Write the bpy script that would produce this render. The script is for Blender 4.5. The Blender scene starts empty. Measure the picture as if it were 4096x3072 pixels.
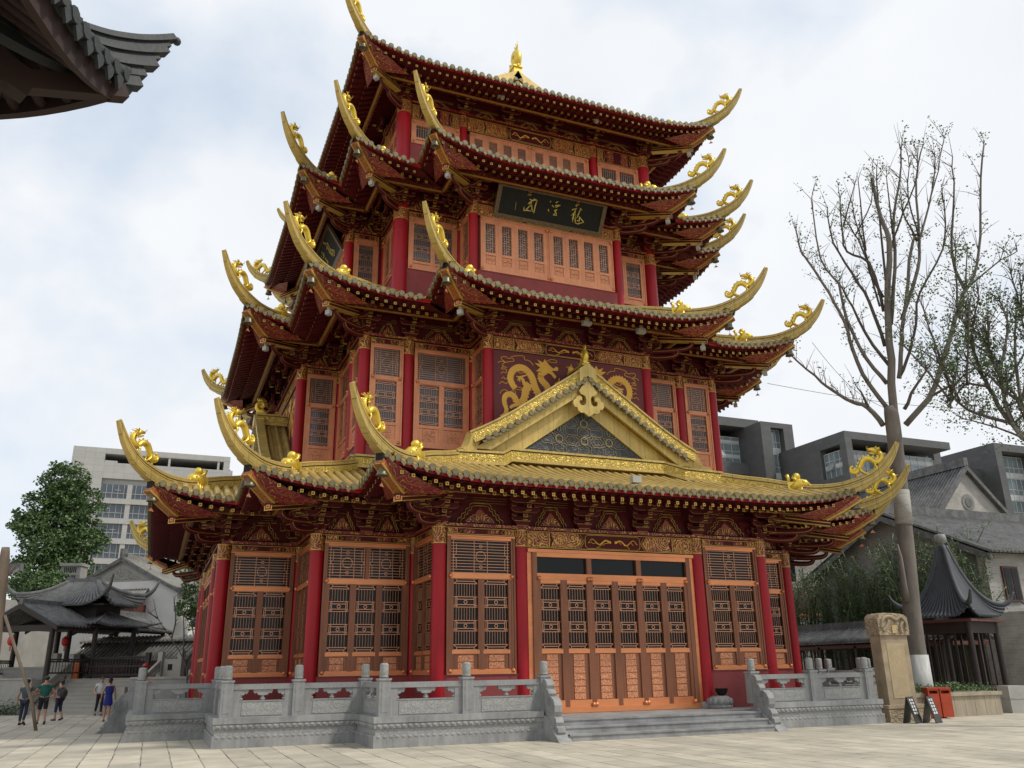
import bpy, bmesh, math, random
from mathutils import Vector, Matrix
random.seed(7)
sc = bpy.context.scene
COL = sc.collection
PI = math.pi
R = math.radians

# ---------------------------------------------------------------- camera
cam = bpy.data.cameras.new('camera'); camo = bpy.data.objects.new('camera', cam); COL.objects.link(camo)
YAW, PITCH, ROLL = 0.3935, 0.3269, -0.0153
fw = Vector((math.sin(YAW)*math.cos(PITCH), math.cos(YAW)*math.cos(PITCH), math.sin(PITCH)))
rt = Vector((math.cos(YAW), -math.sin(YAW), 0)); up = rt.cross(fw)
r2 = rt*math.cos(ROLL)+up*math.sin(ROLL); u2 = up*math.cos(ROLL)-rt*math.sin(ROLL)
CAM = Vector((-13.6974, -36.4135, 1.8045))
camo.matrix_world = Matrix(((r2.x,u2.x,-fw.x,CAM.x),(r2.y,u2.y,-fw.y,CAM.y),(r2.z,u2.z,-fw.z,CAM.z),(0,0,0,1)))
cam.sensor_width = 36; cam.lens = 3349.63/4096*36; cam.clip_end = 3000; cam.clip_start = .1
sc.camera = camo

# ---------------------------------------------------------------- world, sun, exposure
SUN_EL, SUN_AZ = 52, 128          # azimuth clockwise from +Y (north)
w = bpy.data.worlds.new('World'); sc.world = w; w.use_nodes = True
nt = w.node_tree; nt.nodes.clear()
def N(t, ty, **k):
    n = t.nodes.new(ty)
    for a, b in k.items():
        if a in ('operation','blend_type','data_type','noise_dimensions','sky_type','sun_disc','feature','distance','wave_type','bands_direction','wave_profile','interpolation','vector_type','noise_type'): setattr(n, a, b)
        else: n.inputs[a].default_value = b
    return n
def ramp(t, pts, interp='LINEAR'):
    n = t.nodes.new('ShaderNodeValToRGB'); e = n.color_ramp; e.interpolation = interp
    while len(e.elements) < len(pts): e.elements.new(.5)
    for q, (p, c) in zip(e.elements, pts):
        q.position = p; q.color = (c,c,c,1) if isinstance(c,(int,float)) else (*c,1)
    return n
sky = N(nt,'ShaderNodeTexSky', sky_type='NISHITA', sun_disc=False); sky.sun_elevation = R(SUN_EL); sky.sun_rotation = R(SUN_AZ); sky.air_density = 1.0; sky.dust_density = 1.5
skm = nt.nodes.new('ShaderNodeMix'); skm.data_type='RGBA'; skm.blend_type='MULTIPLY'; skm.inputs[0].default_value=1
nt.links.new(sky.outputs[0], skm.inputs[6]); skm.inputs[7].default_value=(.15,.15,.15,1)
tc = N(nt,'ShaderNodeTexCoord')
mp = N(nt,'ShaderNodeMapping'); mp.inputs['Scale'].default_value=(1,1,1.25); mp.inputs['Location'].default_value=(.35,.1,.05)
nt.links.new(tc.outputs['Generated'], mp.inputs[0])
n1 = N(nt,'ShaderNodeTexNoise', Scale=3.4, Detail=6, Roughness=.5, Distortion=.1); nt.links.new(mp.outputs[0], n1.inputs['Vector'])
cm = ramp(nt, [(.33,0),(.55,1)]); nt.links.new(n1.outputs[0], cm.inputs[0])
n2 = N(nt,'ShaderNodeTexNoise', Scale=4, Detail=5, Roughness=.5); nt.links.new(mp.outputs[0], n2.inputs['Vector'])
cc = ramp(nt, [(.3,(.80,.83,.875)),(.7,(.88,.895,.915))]); nt.links.new(n2.outputs[0], cc.inputs[0])
vl = N(nt,'ShaderNodeMath', operation='MULTIPLY_ADD'); vl.inputs[1].default_value=.25; vl.inputs[2].default_value=.75
nt.links.new(cm.outputs[0], vl.inputs[0])
tb = nt.nodes.new('ShaderNodeMix'); tb.data_type='RGBA'; nt.links.new(cm.outputs[0], tb.inputs[0]); tb.inputs[6].default_value=(.68,.77,.88,1); nt.links.new(cc.outputs[0], tb.inputs[7])
mx = nt.nodes.new('ShaderNodeMix'); mx.data_type='RGBA'
nt.links.new(vl.outputs[0], mx.inputs[0]); nt.links.new(skm.outputs[2], mx.inputs[6]); nt.links.new(tb.outputs[2], mx.inputs[7])
bg = N(nt,'ShaderNodeBackground', Strength=1.0); nt.links.new(mx.outputs[2], bg.inputs[0])
ow = N(nt,'ShaderNodeOutputWorld'); nt.links.new(bg.outputs[0], ow.inputs[0])
sl = bpy.data.lights.new('sun','SUN'); sl.energy = 2.5; sl.angle = R(6); sl.color = (1,.95,.86)
so = bpy.data.objects.new('sun', sl); COL.objects.link(so)
sdir = Vector((math.sin(R(SUN_AZ))*math.cos(R(SUN_EL)), math.cos(R(SUN_AZ))*math.cos(R(SUN_EL)), math.sin(R(SUN_EL))))
so.rotation_euler = sdir.to_track_quat('Z','Y').to_euler(); so.location = (30,-40,60)
sc.view_settings.view_transform='Standard'; sc.view_settings.look='None'; sc.view_settings.exposure=.12; sc.view_settings.gamma=1
sc.render.engine='CYCLES'; sc.cycles.max_bounces=6; sc.cycles.diffuse_bounces=3; sc.cycles.glossy_bounces=3; sc.cycles.use_denoising=True
sc.cycles.transparent_max_bounces=4

# ---------------------------------------------------------------- materials
def newmat(name):
    m = bpy.data.materials.new(name); m.use_nodes = True; t = m.node_tree
    return m, t, t.nodes['Principled BSDF']
def coords(t, scale=(1,1,1), rot=(0,0,0), kind='Object'):
    tc = N(t,'ShaderNodeTexCoord'); mp = N(t,'ShaderNodeMapping'); mp.inputs['Scale'].default_value=scale; mp.inputs['Rotation'].default_value=rot
    t.links.new(tc.outputs[kind], mp.inputs[0]); return mp.outputs[0]
def mixc(t, fac, a, b, mode='MIX'):
    n = t.nodes.new('ShaderNodeMix'); n.data_type='RGBA'; n.blend_type=mode
    for i, q in ((0,fac),(6,a),(7,b)):
        if isinstance(q,(int,float)): n.inputs[i].default_value=q
        elif isinstance(q,tuple): n.inputs[i].default_value=(*q,1)
        else: t.links.new(q, n.inputs[i])
    return n.outputs[2]
def bumpn(t, b, h, strength, dist=.02):
    n = N(t,'ShaderNodeBump', Strength=strength, Distance=dist); t.links.new(h, n.inputs['Height']); t.links.new(n.outputs[0], b.inputs['Normal']); return n
def sh(c, k): return tuple(max(0,min(1,x*k)) for x in c)
def mat(name, col, rough=.5, metal=0., var=.18, vs=2., bump=0., bs=18., scale=(1,1,1), dirt=0., spec=.5, kind='Object', coat=0, joint=None, streak=0):
    m, t, b = newmat(name)
    v = coords(t, scale, kind=kind)
    n = N(t,'ShaderNodeTexNoise', Scale=vs, Detail=6, Roughness=.6); t.links.new(v, n.inputs['Vector'])
    r = ramp(t, [(.28,sh(col,1-var)),(.72,sh(col,1+var))]); t.links.new(n.outputs[0], r.inputs[0]); c = r.outputs[0]
    if dirt:
        n3 = N(t,'ShaderNodeTexNoise', Scale=vs*.33+.2, Detail=8, Roughness=.7); t.links.new(v, n3.inputs['Vector'])
        r3 = ramp(t, [(.45,1),(.7,1-dirt)]); t.links.new(n3.outputs[0], r3.inputs[0]); c = mixc(t, 1., c, r3.outputs[0], 'MULTIPLY')
    if streak:
        v4 = coords(t, (5,5,.35)); n4 = N(t,'ShaderNodeTexNoise', Scale=1.6, Detail=6, Roughness=.6); t.links.new(v4, n4.inputs['Vector'])
        r4 = ramp(t, [(.42,1),(.68,1-streak)]); t.links.new(n4.outputs[0], r4.inputs[0]); c = mixc(t, 1., c, r4.outputs[0], 'MULTIPLY')
    if joint:
        ax, per, wd_, dk = joint
        tj = N(t,'ShaderNodeTexCoord'); sj = N(t,'ShaderNodeSeparateXYZ'); t.links.new(tj.outputs['Object'], sj.inputs[0])
        d_ = N(t,'ShaderNodeMath', operation='MULTIPLY'); d_.inputs[1].default_value=1/per; t.links.new(sj.outputs[ax], d_.inputs[0])
        pj_ = N(t,'ShaderNodeMath', operation='PINGPONG'); pj_.inputs[1].default_value=.5; t.links.new(d_.outputs[0], pj_.inputs[0])
        rj = ramp(t, [(wd_,1-dk),(wd_*1.6,1)]); t.links.new(pj_.outputs[0], rj.inputs[0]); c = mixc(t, 1., c, rj.outputs[0], 'MULTIPLY')
    t.links.new(c, b.inputs['Base Color'])
    b.inputs['Roughness'].default_value=rough; b.inputs['Metallic'].default_value=metal; b.inputs['Specular IOR Level'].default_value=spec
    b.inputs['Coat Weight'].default_value=coat
    rr = N(t,'ShaderNodeMath', operation='MULTIPLY_ADD'); rr.inputs[1].default_value=.22; rr.inputs[2].default_value=rough-.11; t.links.new(n.outputs[0], rr.inputs[0]); t.links.new(rr.outputs[0], b.inputs['Roughness'])
    if bump:
        n2 = N(t,'ShaderNodeTexNoise', Scale=bs, Detail=5, Roughness=.6); t.links.new(v, n2.inputs['Vector']); bumpn(t, b, n2.outputs[0], bump)
    return m
GOLDP = (.50,.30,.055)
def filigree(name, base, gold=GOLDP, fs=3.2, k=7., th=.17, scale=(1,1,1), rough=.45, flower=0., metal=.35):
    """painted scrollwork: contour lines of a smooth noise, plus rosettes"""
    m, t, b = newmat(name); v = coords(t, scale)
    n = N(t,'ShaderNodeTexNoise', Scale=fs, Detail=1.2, Roughness=.4, Distortion=.6); t.links.new(v, n.inputs['Vector'])
    mu = N(t,'ShaderNodeMath', operation='MULTIPLY'); mu.inputs[1].default_value=k; t.links.new(n.outputs[0], mu.inputs[0])
    pp = N(t,'ShaderNodeMath', operation='PINGPONG'); pp.inputs[1].default_value=.5; t.links.new(mu.outputs[0], pp.inputs[0])
    lt = N(t,'ShaderNodeMath', operation='LESS_THAN'); lt.inputs[1].default_value=th; t.links.new(pp.outputs[0], lt.inputs[0]); f = lt.outputs[0]
    if flower:
        vo = N(t,'ShaderNodeTexVoronoi', Scale=flower); t.links.new(v, vo.inputs['Vector'])
        m2 = N(t,'ShaderNodeMath', operation='MULTIPLY'); m2.inputs[1].default_value=7; t.links.new(vo.outputs['Distance'], m2.inputs[0])
        p2 = N(t,'ShaderNodeMath', operation='PINGPONG'); p2.inputs[1].default_value=.5; t.links.new(m2.outputs[0], p2.inputs[0])
        l2 = N(t,'ShaderNodeMath', operation='LESS_THAN'); l2.inputs[1].default_value=.11; t.links.new(p2.outputs[0], l2.inputs[0])
        mxx = N(t,'ShaderNodeMath', operation='MAXIMUM'); t.links.new(f, mxx.inputs[0]); t.links.new(l2.outputs[0], mxx.inputs[1]); f = mxx.outputs[0]
    nz = N(t,'ShaderNodeTexNoise', Scale=1.3, Detail=4); t.links.new(v, nz.inputs['Vector'])
    rb = ramp(t, [(.3,sh(base,.75)),(.7,sh(base,1.2))]); t.links.new(nz.outputs[0], rb.inputs[0])
    t.links.new(mixc(t, f, rb.outputs[0], gold), b.inputs['Base Color']); b.inputs['Roughness'].default_value=rough
    if metal:
        mm = N(t,'ShaderNodeMath', operation='MULTIPLY'); mm.inputs[1].default_value=metal; t.links.new(f, mm.inputs[0]); t.links.new(mm.outputs[0], b.inputs['Metallic'])
    return m
def carved(name, col, rough, metal, fs=5., bump=.9, var=.2, dist=.03):
    m, t, b = newmat(name); v = coords(t)
    n = N(t,'ShaderNodeTexNoise', Scale=fs, Detail=1.5, Roughness=.45, Distortion=.7); t.links.new(v, n.inputs['Vector'])
    mu = N(t,'ShaderNodeMath', operation='MULTIPLY'); mu.inputs[1].default_value=5; t.links.new(n.outputs[0], mu.inputs[0])
    pp = N(t,'ShaderNodeMath', operation='PINGPONG'); pp.inputs[1].default_value=.5; t.links.new(mu.outputs[0], pp.inputs[0])
    r = ramp(t, [(0.05,sh(col,1-var*1.5)),(.35,sh(col,1+var))]); t.links.new(pp.outputs[0], r.inputs[0]); t.links.new(r.outputs[0], b.inputs['Base Color'])
    b.inputs['Roughness'].default_value=rough; b.inputs['Metallic'].default_value=metal
    bumpn(t, b, pp.outputs[0], bump, dist); return m
def brickmat(name, c1, c2, mortar, w_, h_, ms=.01, rough=.8, rot=(0,0,0), bump=.3, var=.25, axis='XZ', off=.5, squash=1.):
    m, t, b = newmat(name)
    tc = N(t,'ShaderNodeTexCoord'); sx = N(t,'ShaderNodeSeparateXYZ'); t.links.new(tc.outputs['Object'], sx.inputs[0]); cx = N(t,'ShaderNodeCombineXYZ')
    if axis=='XZ':
        ad = N(t,'ShaderNodeMath', operation='ADD'); t.links.new(sx.outputs[0], ad.inputs[0]); t.links.new(sx.outputs[1], ad.inputs[1]); t.links.new(ad.outputs[0], cx.inputs[0]); t.links.new(sx.outputs[2], cx.inputs[1])
    else:
        t.links.new(sx.outputs[1], cx.inputs[0]); t.links.new(sx.outputs[0], cx.inputs[1])
    nw = N(t,'ShaderNodeTexNoise', Scale=.8, Detail=2); t.links.new(cx.outputs[0], nw.inputs['Vector'])
    wv = N(t,'ShaderNodeVectorMath', operation='SCALE'); wv.inputs['Scale'].default_value=.05; t.links.new(nw.outputs['Color'], wv.inputs[0])
    va = N(t,'ShaderNodeVectorMath', operation='ADD'); t.links.new(cx.outputs[0], va.inputs[0]); t.links.new(wv.outputs[0], va.inputs[1])
    br = N(t,'ShaderNodeTexBrick', Scale=1.); br.offset=off; br.squash=squash; br.inputs['Brick Width'].default_value=w_; br.inputs['Row Height'].default_value=h_
    br.inputs['Mortar Size'].default_value=ms; br.inputs['Mortar Smooth'].default_value=.3; br.inputs['Bias'].default_value=-.1
    br.inputs['Color1'].default_value=(*c1,1); br.inputs['Color2'].default_value=(*c2,1); br.inputs['Mortar'].default_value=(*mortar,1)
    t.links.new(va.outputs[0], br.inputs['Vector'])
    n = N(t,'ShaderNodeTexNoise', Scale=1.1, Detail=8, Roughness=.65); t.links.new(tc.outputs['Object'], n.inputs['Vector'])
    r = ramp(t, [(.3,1-var),(.7,1+var)]); t.links.new(n.outputs[0], r.inputs[0])
    c_ = mixc(t,1.,br.outputs['Color'],r.outputs[0],'MULTIPLY')
    if name=='stone_paving':
        br.inputs['Mortar'].default_value=(*c2,1)
        nj = N(t,'ShaderNodeTexNoise', Scale=.9, Detail=4, Roughness=.7); t.links.new(tc.outputs['Object'], nj.inputs['Vector'])
        rj = ramp(t, [(.40,.12),(.60,1)]); t.links.new(nj.outputs[0], rj.inputs[0])
        mj = N(t,'ShaderNodeMath', operation='MULTIPLY'); t.links.new(br.outputs['Fac'], mj.inputs[0]); t.links.new(rj.outputs[0], mj.inputs[1])
        c_ = mixc(t, mj.outputs[0], c_, mortar)
        ns = N(t,'ShaderNodeTexNoise', Scale=.16, Detail=9, Roughness=.72); t.links.new(tc.outputs['Object'], ns.inputs['Vector'])
        rs = ramp(t, [(.38,1.1),(.55,1),(.72,.74)]); t.links.new(ns.outputs[0], rs.inputs[0]); c_ = mixc(t,1.,c_,rs.outputs[0],'MULTIPLY')
    t.links.new(c_, b.inputs['Base Color']); b.inputs['Roughness'].default_value=rough
    inv = N(t,'ShaderNodeMath', operation='SUBTRACT'); inv.inputs[0].default_value=1; t.links.new(br.outputs['Fac'], inv.inputs[1]); bumpn(t,b,inv.outputs[0],bump,.02)
    return m
RED   = mat('red_lacquer',(.36,.004,.011),.45,0,.14,1.2,.05,30,spec=.35,streak=.22)
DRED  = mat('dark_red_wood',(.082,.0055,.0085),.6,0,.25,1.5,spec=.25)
WRED  = mat('red_plaster',(.26,.045,.042),.7,0,.14,1.6,.1,40,dirt=.25)
GOLD  = mat('gold_paint',(.55,.36,.075),.45,.4,.14,3)
GILT  = mat('gilded_bronze',(.74,.53,.075),.34,.6,.14,6,.3,26)
TILE  = mat('gold_glazed_tile',(.50,.355,.115),.5,.2,.22,1.3,.2,9,dirt=.35,joint=(2,.115,.06,.3),streak=.2)
RIDGE = mat('gold_ridge',(.56,.40,.115),.45,.28,.2,1.1,.1,20,dirt=.35,joint=(0,.62,.012,.45),streak=.18)
CARVE = carved('carved_gold_band',(.53,.375,.075),.42,.35,7.5,1.0,.24)
TEND  = mat('weathered_tile_end',(.19,.155,.075),.6,.1,.3,5,.4,40,dirt=.35)
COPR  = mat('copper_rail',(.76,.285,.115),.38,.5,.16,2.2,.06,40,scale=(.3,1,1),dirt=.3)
COPS  = mat('copper_stile_dark_reflection',(.26,.10,.05),.42,.4,.3,2.2,.06,40,scale=(3,3,.25),dirt=.3)  # same copper as the rails; the stiles' dark reflection is painted into this colour
COPU  = mat('copper_pale',(.72,.295,.145),.45,.4,.14,2.,.04,40,dirt=.2,streak=.15)
COPP  = carved('copper_relief',(.62,.26,.13),.42,.4,14,.8,.3,.012)
COPL  = mat('copper_lattice',(.60,.29,.165),.35,.6,.1)
GLASS = mat('dark_glass',(.010,.012,.012),.12,0,.3,.6,0,spec=.22)
GLASSU= mat('curtained_glass',(.075,.088,.098),.10,0,.35,.9,0,spec=.5)
GROOVE= mat('dark_gold_groove',(.13,.085,.03),.7,0,.2,3)
BEAM  = filigree('painted_beam',(.19,.011,.014),(.58,.35,.065),4.0,7,.10,flower=0)
BEAMF = filigree('painted_beam_rosettes',(.20,.010,.014),(.62,.38,.07),4.6,6.5,.10,flower=2.0)
BAND  = BEAMF
GOLDB = mat('bracket_gold',(.36,.215,.045),.5,.3,.15,3)
SCALE_ = filigree('painted_scales',(.165,.010,.014),GOLDP,2.6,10,.06)
CORN  = filigree('painted_beam_soffit',(.25,.035,.018),GOLDP,7,12,.15)
MURAL = mat('mural_ground',(.135,.022,.022),.6,0,.12,1)
MGOLD = mat('mural_gold',(.74,.40,.05),.5,.15,.1,4)
SLATE = carved('slate_relief',(.050,.053,.055),.5,.2,4.5,.8)
BLACK = mat('black_board',(.014,.014,.012),.6,0,.3,2,spec=.2)
SIGNF = filigree('sign_frame',(.075,.042,.024),(.16,.10,.03),7,6,.2)
STONE = mat('blue_grey_granite',(.30,.30,.292),.72,0,.2,1.4,.35,55,dirt=.42,streak=.22)
STONC = carved('carved_granite',(.29,.29,.272),.8,0,8,.6,.10,.02)
STEPM = mat('step_granite',(.27,.27,.265),.7,0,.25,2.2,.3,60,dirt=.45)
BRNZ  = mat('weathered_bronze',(.16,.135,.085),.45,.6,.25,8)
WHITEM= mat('white_plastic',(.36,.355,.32),.5,0,.1)

# ---------------------------------------------------------------- mesh helper
class MB:
    def __init__(s): s.v=[]; s.f=[]; s.m=[]; s.s=[]; s.mats=[]
    def add(s, vs, fs, mt, smooth=False, T=None):
        if mt not in s.mats: s.mats.append(mt)
        i = s.mats.index(mt); o = len(s.v)
        if T is None: s.v.extend([tuple(q) for q in vs])
        else: s.v.extend([tuple(T @ Vector(q)) for q in vs])
        flip = T is not None and T.to_3x3().determinant() < 0
        for f in fs:
            g = tuple(o+k for k in f); s.f.append(g[::-1] if flip else g); s.m.append(i); s.s.append(smooth)
    def bx(s, x0,x1,y0,y1,z0,z1, mt, T=None):
        if x0>x1: x0,x1=x1,x0
        if y0>y1: y0,y1=y1,y0
        if z0>z1: z0,z1=z1,z0
        s.add([(x0,y0,z0),(x1,y0,z0),(x1,y1,z0),(x0,y1,z0),(x0,y0,z1),(x1,y0,z1),(x1,y1,z1),(x0,y1,z1)],
              [(0,3,2,1),(4,5,6,7),(0,1,5,4),(1,2,6,5),(2,3,7,6),(3,0,4,7)], mt, False, T)
    def tube(s, pts, r, mt, n=8, T=None, smooth=True, cap=True, flat=1.):
        pts=[Vector(p) for p in pts]; L=len(pts)
        rs=r if isinstance(r,(list,tuple)) else [r]*L
        tan=[(pts[min(i+1,L-1)]-pts[max(i-1,0)]).normalized() for i in range(L)]
        a=Vector((0,1,0)) if abs(tan[0].y)<.9 else Vector((1,0,0))
        nrm=(a-tan[0]*a.dot(tan[0])).normalized(); vs=[]; fs=[]
        for i in range(L):
            nrm=(nrm-tan[i]*nrm.dot(tan[i])); nrm=nrm.normalized() if nrm.length>1e-6 else Vector((1,0,0)); bn=tan[i].cross(nrm)
            for k in range(n):
                q=2*PI*k/n; vs.append(pts[i]+(nrm*math.cos(q)*flat+bn*math.sin(q))*rs[i])
        for i in range(L-1):
            for k in range(n): fs.append((i*n+k,i*n+(k+1)%n,(i+1)*n+(k+1)%n,(i+1)*n+k))
        if cap: fs.append(tuple(range(n))[::-1]); fs.append(tuple((L-1)*n+k for k in range(n)))
        s.add(vs,fs,mt,smooth,T)
    def lathe(s, prof, mt, n=16, T=None, smooth=True, c=(0,0,0)):
        vs=[]; fs=[]; L=len(prof)
        for r,z in prof:
            for k in range(n): vs.append((c[0]+r*math.cos(2*PI*k/n),c[1]+r*math.sin(2*PI*k/n),c[2]+z))
        for i in range(L-1):
            for k in range(n): fs.append((i*n+k,i*n+(k+1)%n,(i+1)*n+(k+1)%n,(i+1)*n+k))
        s.add(vs,fs,mt,smooth,T); s.add([vs[(L-1)*n+k] for k in range(n)],[tuple(range(n))],mt,False,T); s.add([vs[k] for k in range(n)],[tuple(range(n))[::-1]],mt,False,T)
    def cyl(s, r, z0, z1, mt, n=16, c=(0,0,0), T=None, r1=None): s.lathe([(r,z0),(r if r1 is None else r1,z1)],mt,n,T,True,c)
    def ball(s, c, r, mt, n=10, T=None, sx=1,sy=1,sz=1):
        vs=[];fs=[]; h=n//2
        for i in range(h+1):
            a=PI*i/h
            for k in range(n): vs.append((c[0]+r*sx*math.sin(a)*math.cos(2*PI*k/n),c[1]+r*sy*math.sin(a)*math.sin(2*PI*k/n),c[2]-r*sz*math.cos(a)))
        for i in range(h):
            for k in range(n): fs.append((i*n+k,i*n+(k+1)%n,(i+1)*n+(k+1)%n,(i+1)*n+k))
        s.add(vs,fs,mt,True,T)
    def prism(s, poly, y0, y1, mt, T=None):
        n=len(poly); a=sum(poly[i][0]*poly[(i+1)%n][1]-poly[(i+1)%n][0]*poly[i][1] for i in range(n))
        if a<0: poly=poly[::-1]
        vs=[(x,y0,z) for x,z in poly]+[(x,y1,z) for x,z in poly]
        fs=[tuple(range(n)),tuple(range(n,2*n))[::-1]]+[(i,i+n,(i+1)%n+n,(i+1)%n) for i in range(n)]
        s.add(vs,fs if y0<y1 else [f[::-1] for f in fs],mt,False,T)
    def sweep(s, pts, sec, mt, T=None, smooth=False, cap=True, latv=None):
        """sec(i,u)->closed list of (lateral, up) offsets"""
        pts=[Vector(p) for p in pts]; L=len(pts); vs=[]; fs=[]; n=None
        for i in range(L):
            t=(pts[min(i+1,L-1)]-pts[max(i-1,0)]).normalized()
            if latv is not None: la=Vector(latv)
            else:
                la=Vector((t.y,-t.x,0)); la=la.normalized() if la.length>1e-5 else Vector((1,0,0))
                if 0<i<L-1:
                    a=(pts[i]-pts[i-1]); b2=(pts[i+1]-pts[i]); a.z=b2.z=0
                    if a.length>1e-5 and b2.length>1e-5:
                        cs=max(.35,math.cos(a.angle(b2)/2)); la=la/cs
            upv=la.normalized().cross(t).normalized()
            if upv.z<0: upv=-upv
            S=sec(i,i/(L-1)); n=len(S)
            for a,b2 in S: vs.append(pts[i]+la*a+upv*b2)
        for i in range(L-1):
            for k in range(n): fs.append((i*n+k,i*n+(k+1)%n,(i+1)*n+(k+1)%n,(i+1)*n+k))
        if cap: fs.append(tuple(range(n))[::-1]); fs.append(tuple((L-1)*n+k for k in range(n)))
        s.add(vs,fs,mt,smooth,T)
    def mesh(s, name):
        me=bpy.data.meshes.new(name); me.from_pydata(s.v,[],s.f)
        for m_ in s.mats: me.materials.append(m_)
        me.polygons.foreach_set('material_index',s.m); me.polygons.foreach_set('use_smooth',s.s); me.update(); return me
def rect(w_,z0,z1): return [(-w_/2,z0),(w_/2,z0),(w_/2,z1),(-w_/2,z1)]
def put(name, data, parent=None, loc=None, rz=0, label=None, scale=None, M=None):
    if isinstance(data, MB): data=data.mesh(name)
    o=bpy.data.objects.new(name,data); COL.objects.link(o)
    if parent: o.parent=parent
    if M is not None: o.matrix_local=M
    else:
        if loc: o.location=loc
        if rz: o.rotation_euler=(0,0,rz)
        if scale: o.scale=(scale,)*3 if isinstance(scale,(int,float)) else scale
    if label: o['label']=label
    return o
def thing(name, label, cat, loc=(0,0,0), rz=0, group=None, data=None, kind=None, scale=None):
    o=put(name,data,None,loc,rz,label,scale)
    o['category']=cat
    if group: o['group']=group
    if kind: o['kind']=kind
    return o
def struct(name, mb, loc=(0,0,0), kind='structure'):
    o=put(name,mb,None,loc); o['kind']=kind; return o
RZ=lambda a: Matrix.Rotation(a,4,'Z')
TR=lambda x,y,z: Matrix.Translation((x,y,z))
# ================================================================ PAGODA
PURL=filigree('painted_purlin',(.11,.008,.011),(.26,.14,.03),3,6,.07)
A0,A1,A2,A3 = 3.28,5.96,9.20,11.78
B1,BM,B2,B3 = 3.37,5.96,7.64,9.26
C1,C2,C3 = 3.36,6.01,7.62
D1 = 3.28
pag = thing('pagoda','tall red and gold pagoda with four tiers of upturned golden eaves and stepped corners','pagoda')
LV = [dict(cs=[(A1,A3),(A2,A2),(A3,A1)],o=2.54,s=1.5,zE=6.92,zb=6.88,rise=1.45,lift=.5,plate=6.06),
      dict(cs=[(B1,B3),(B2,B2),(B3,B1)],o=2.62,s=1.61,zE=14.19,zb=14.35,rise=1.73,lift=.70,plate=13.67),
      dict(cs=[(C1,C3),(C2,C2),(C3,C1)],o=2.66,s=1.61,zE=20.65,zb=20.84,rise=1.75,lift=.72,plate=20.22),
      dict(cs=[(C2,C2)],o=2.60,s=-1.35,zE=25.78,zb=25.89,rise=2.1,lift=.65,plate=25.62)]
LV[3]['s']=1.4-0.0
LV[3].update(s=1.41, rise=1.6)
QUAD=[(-1,-1),(1,-1),(-1,1),(1,1)]

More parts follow.
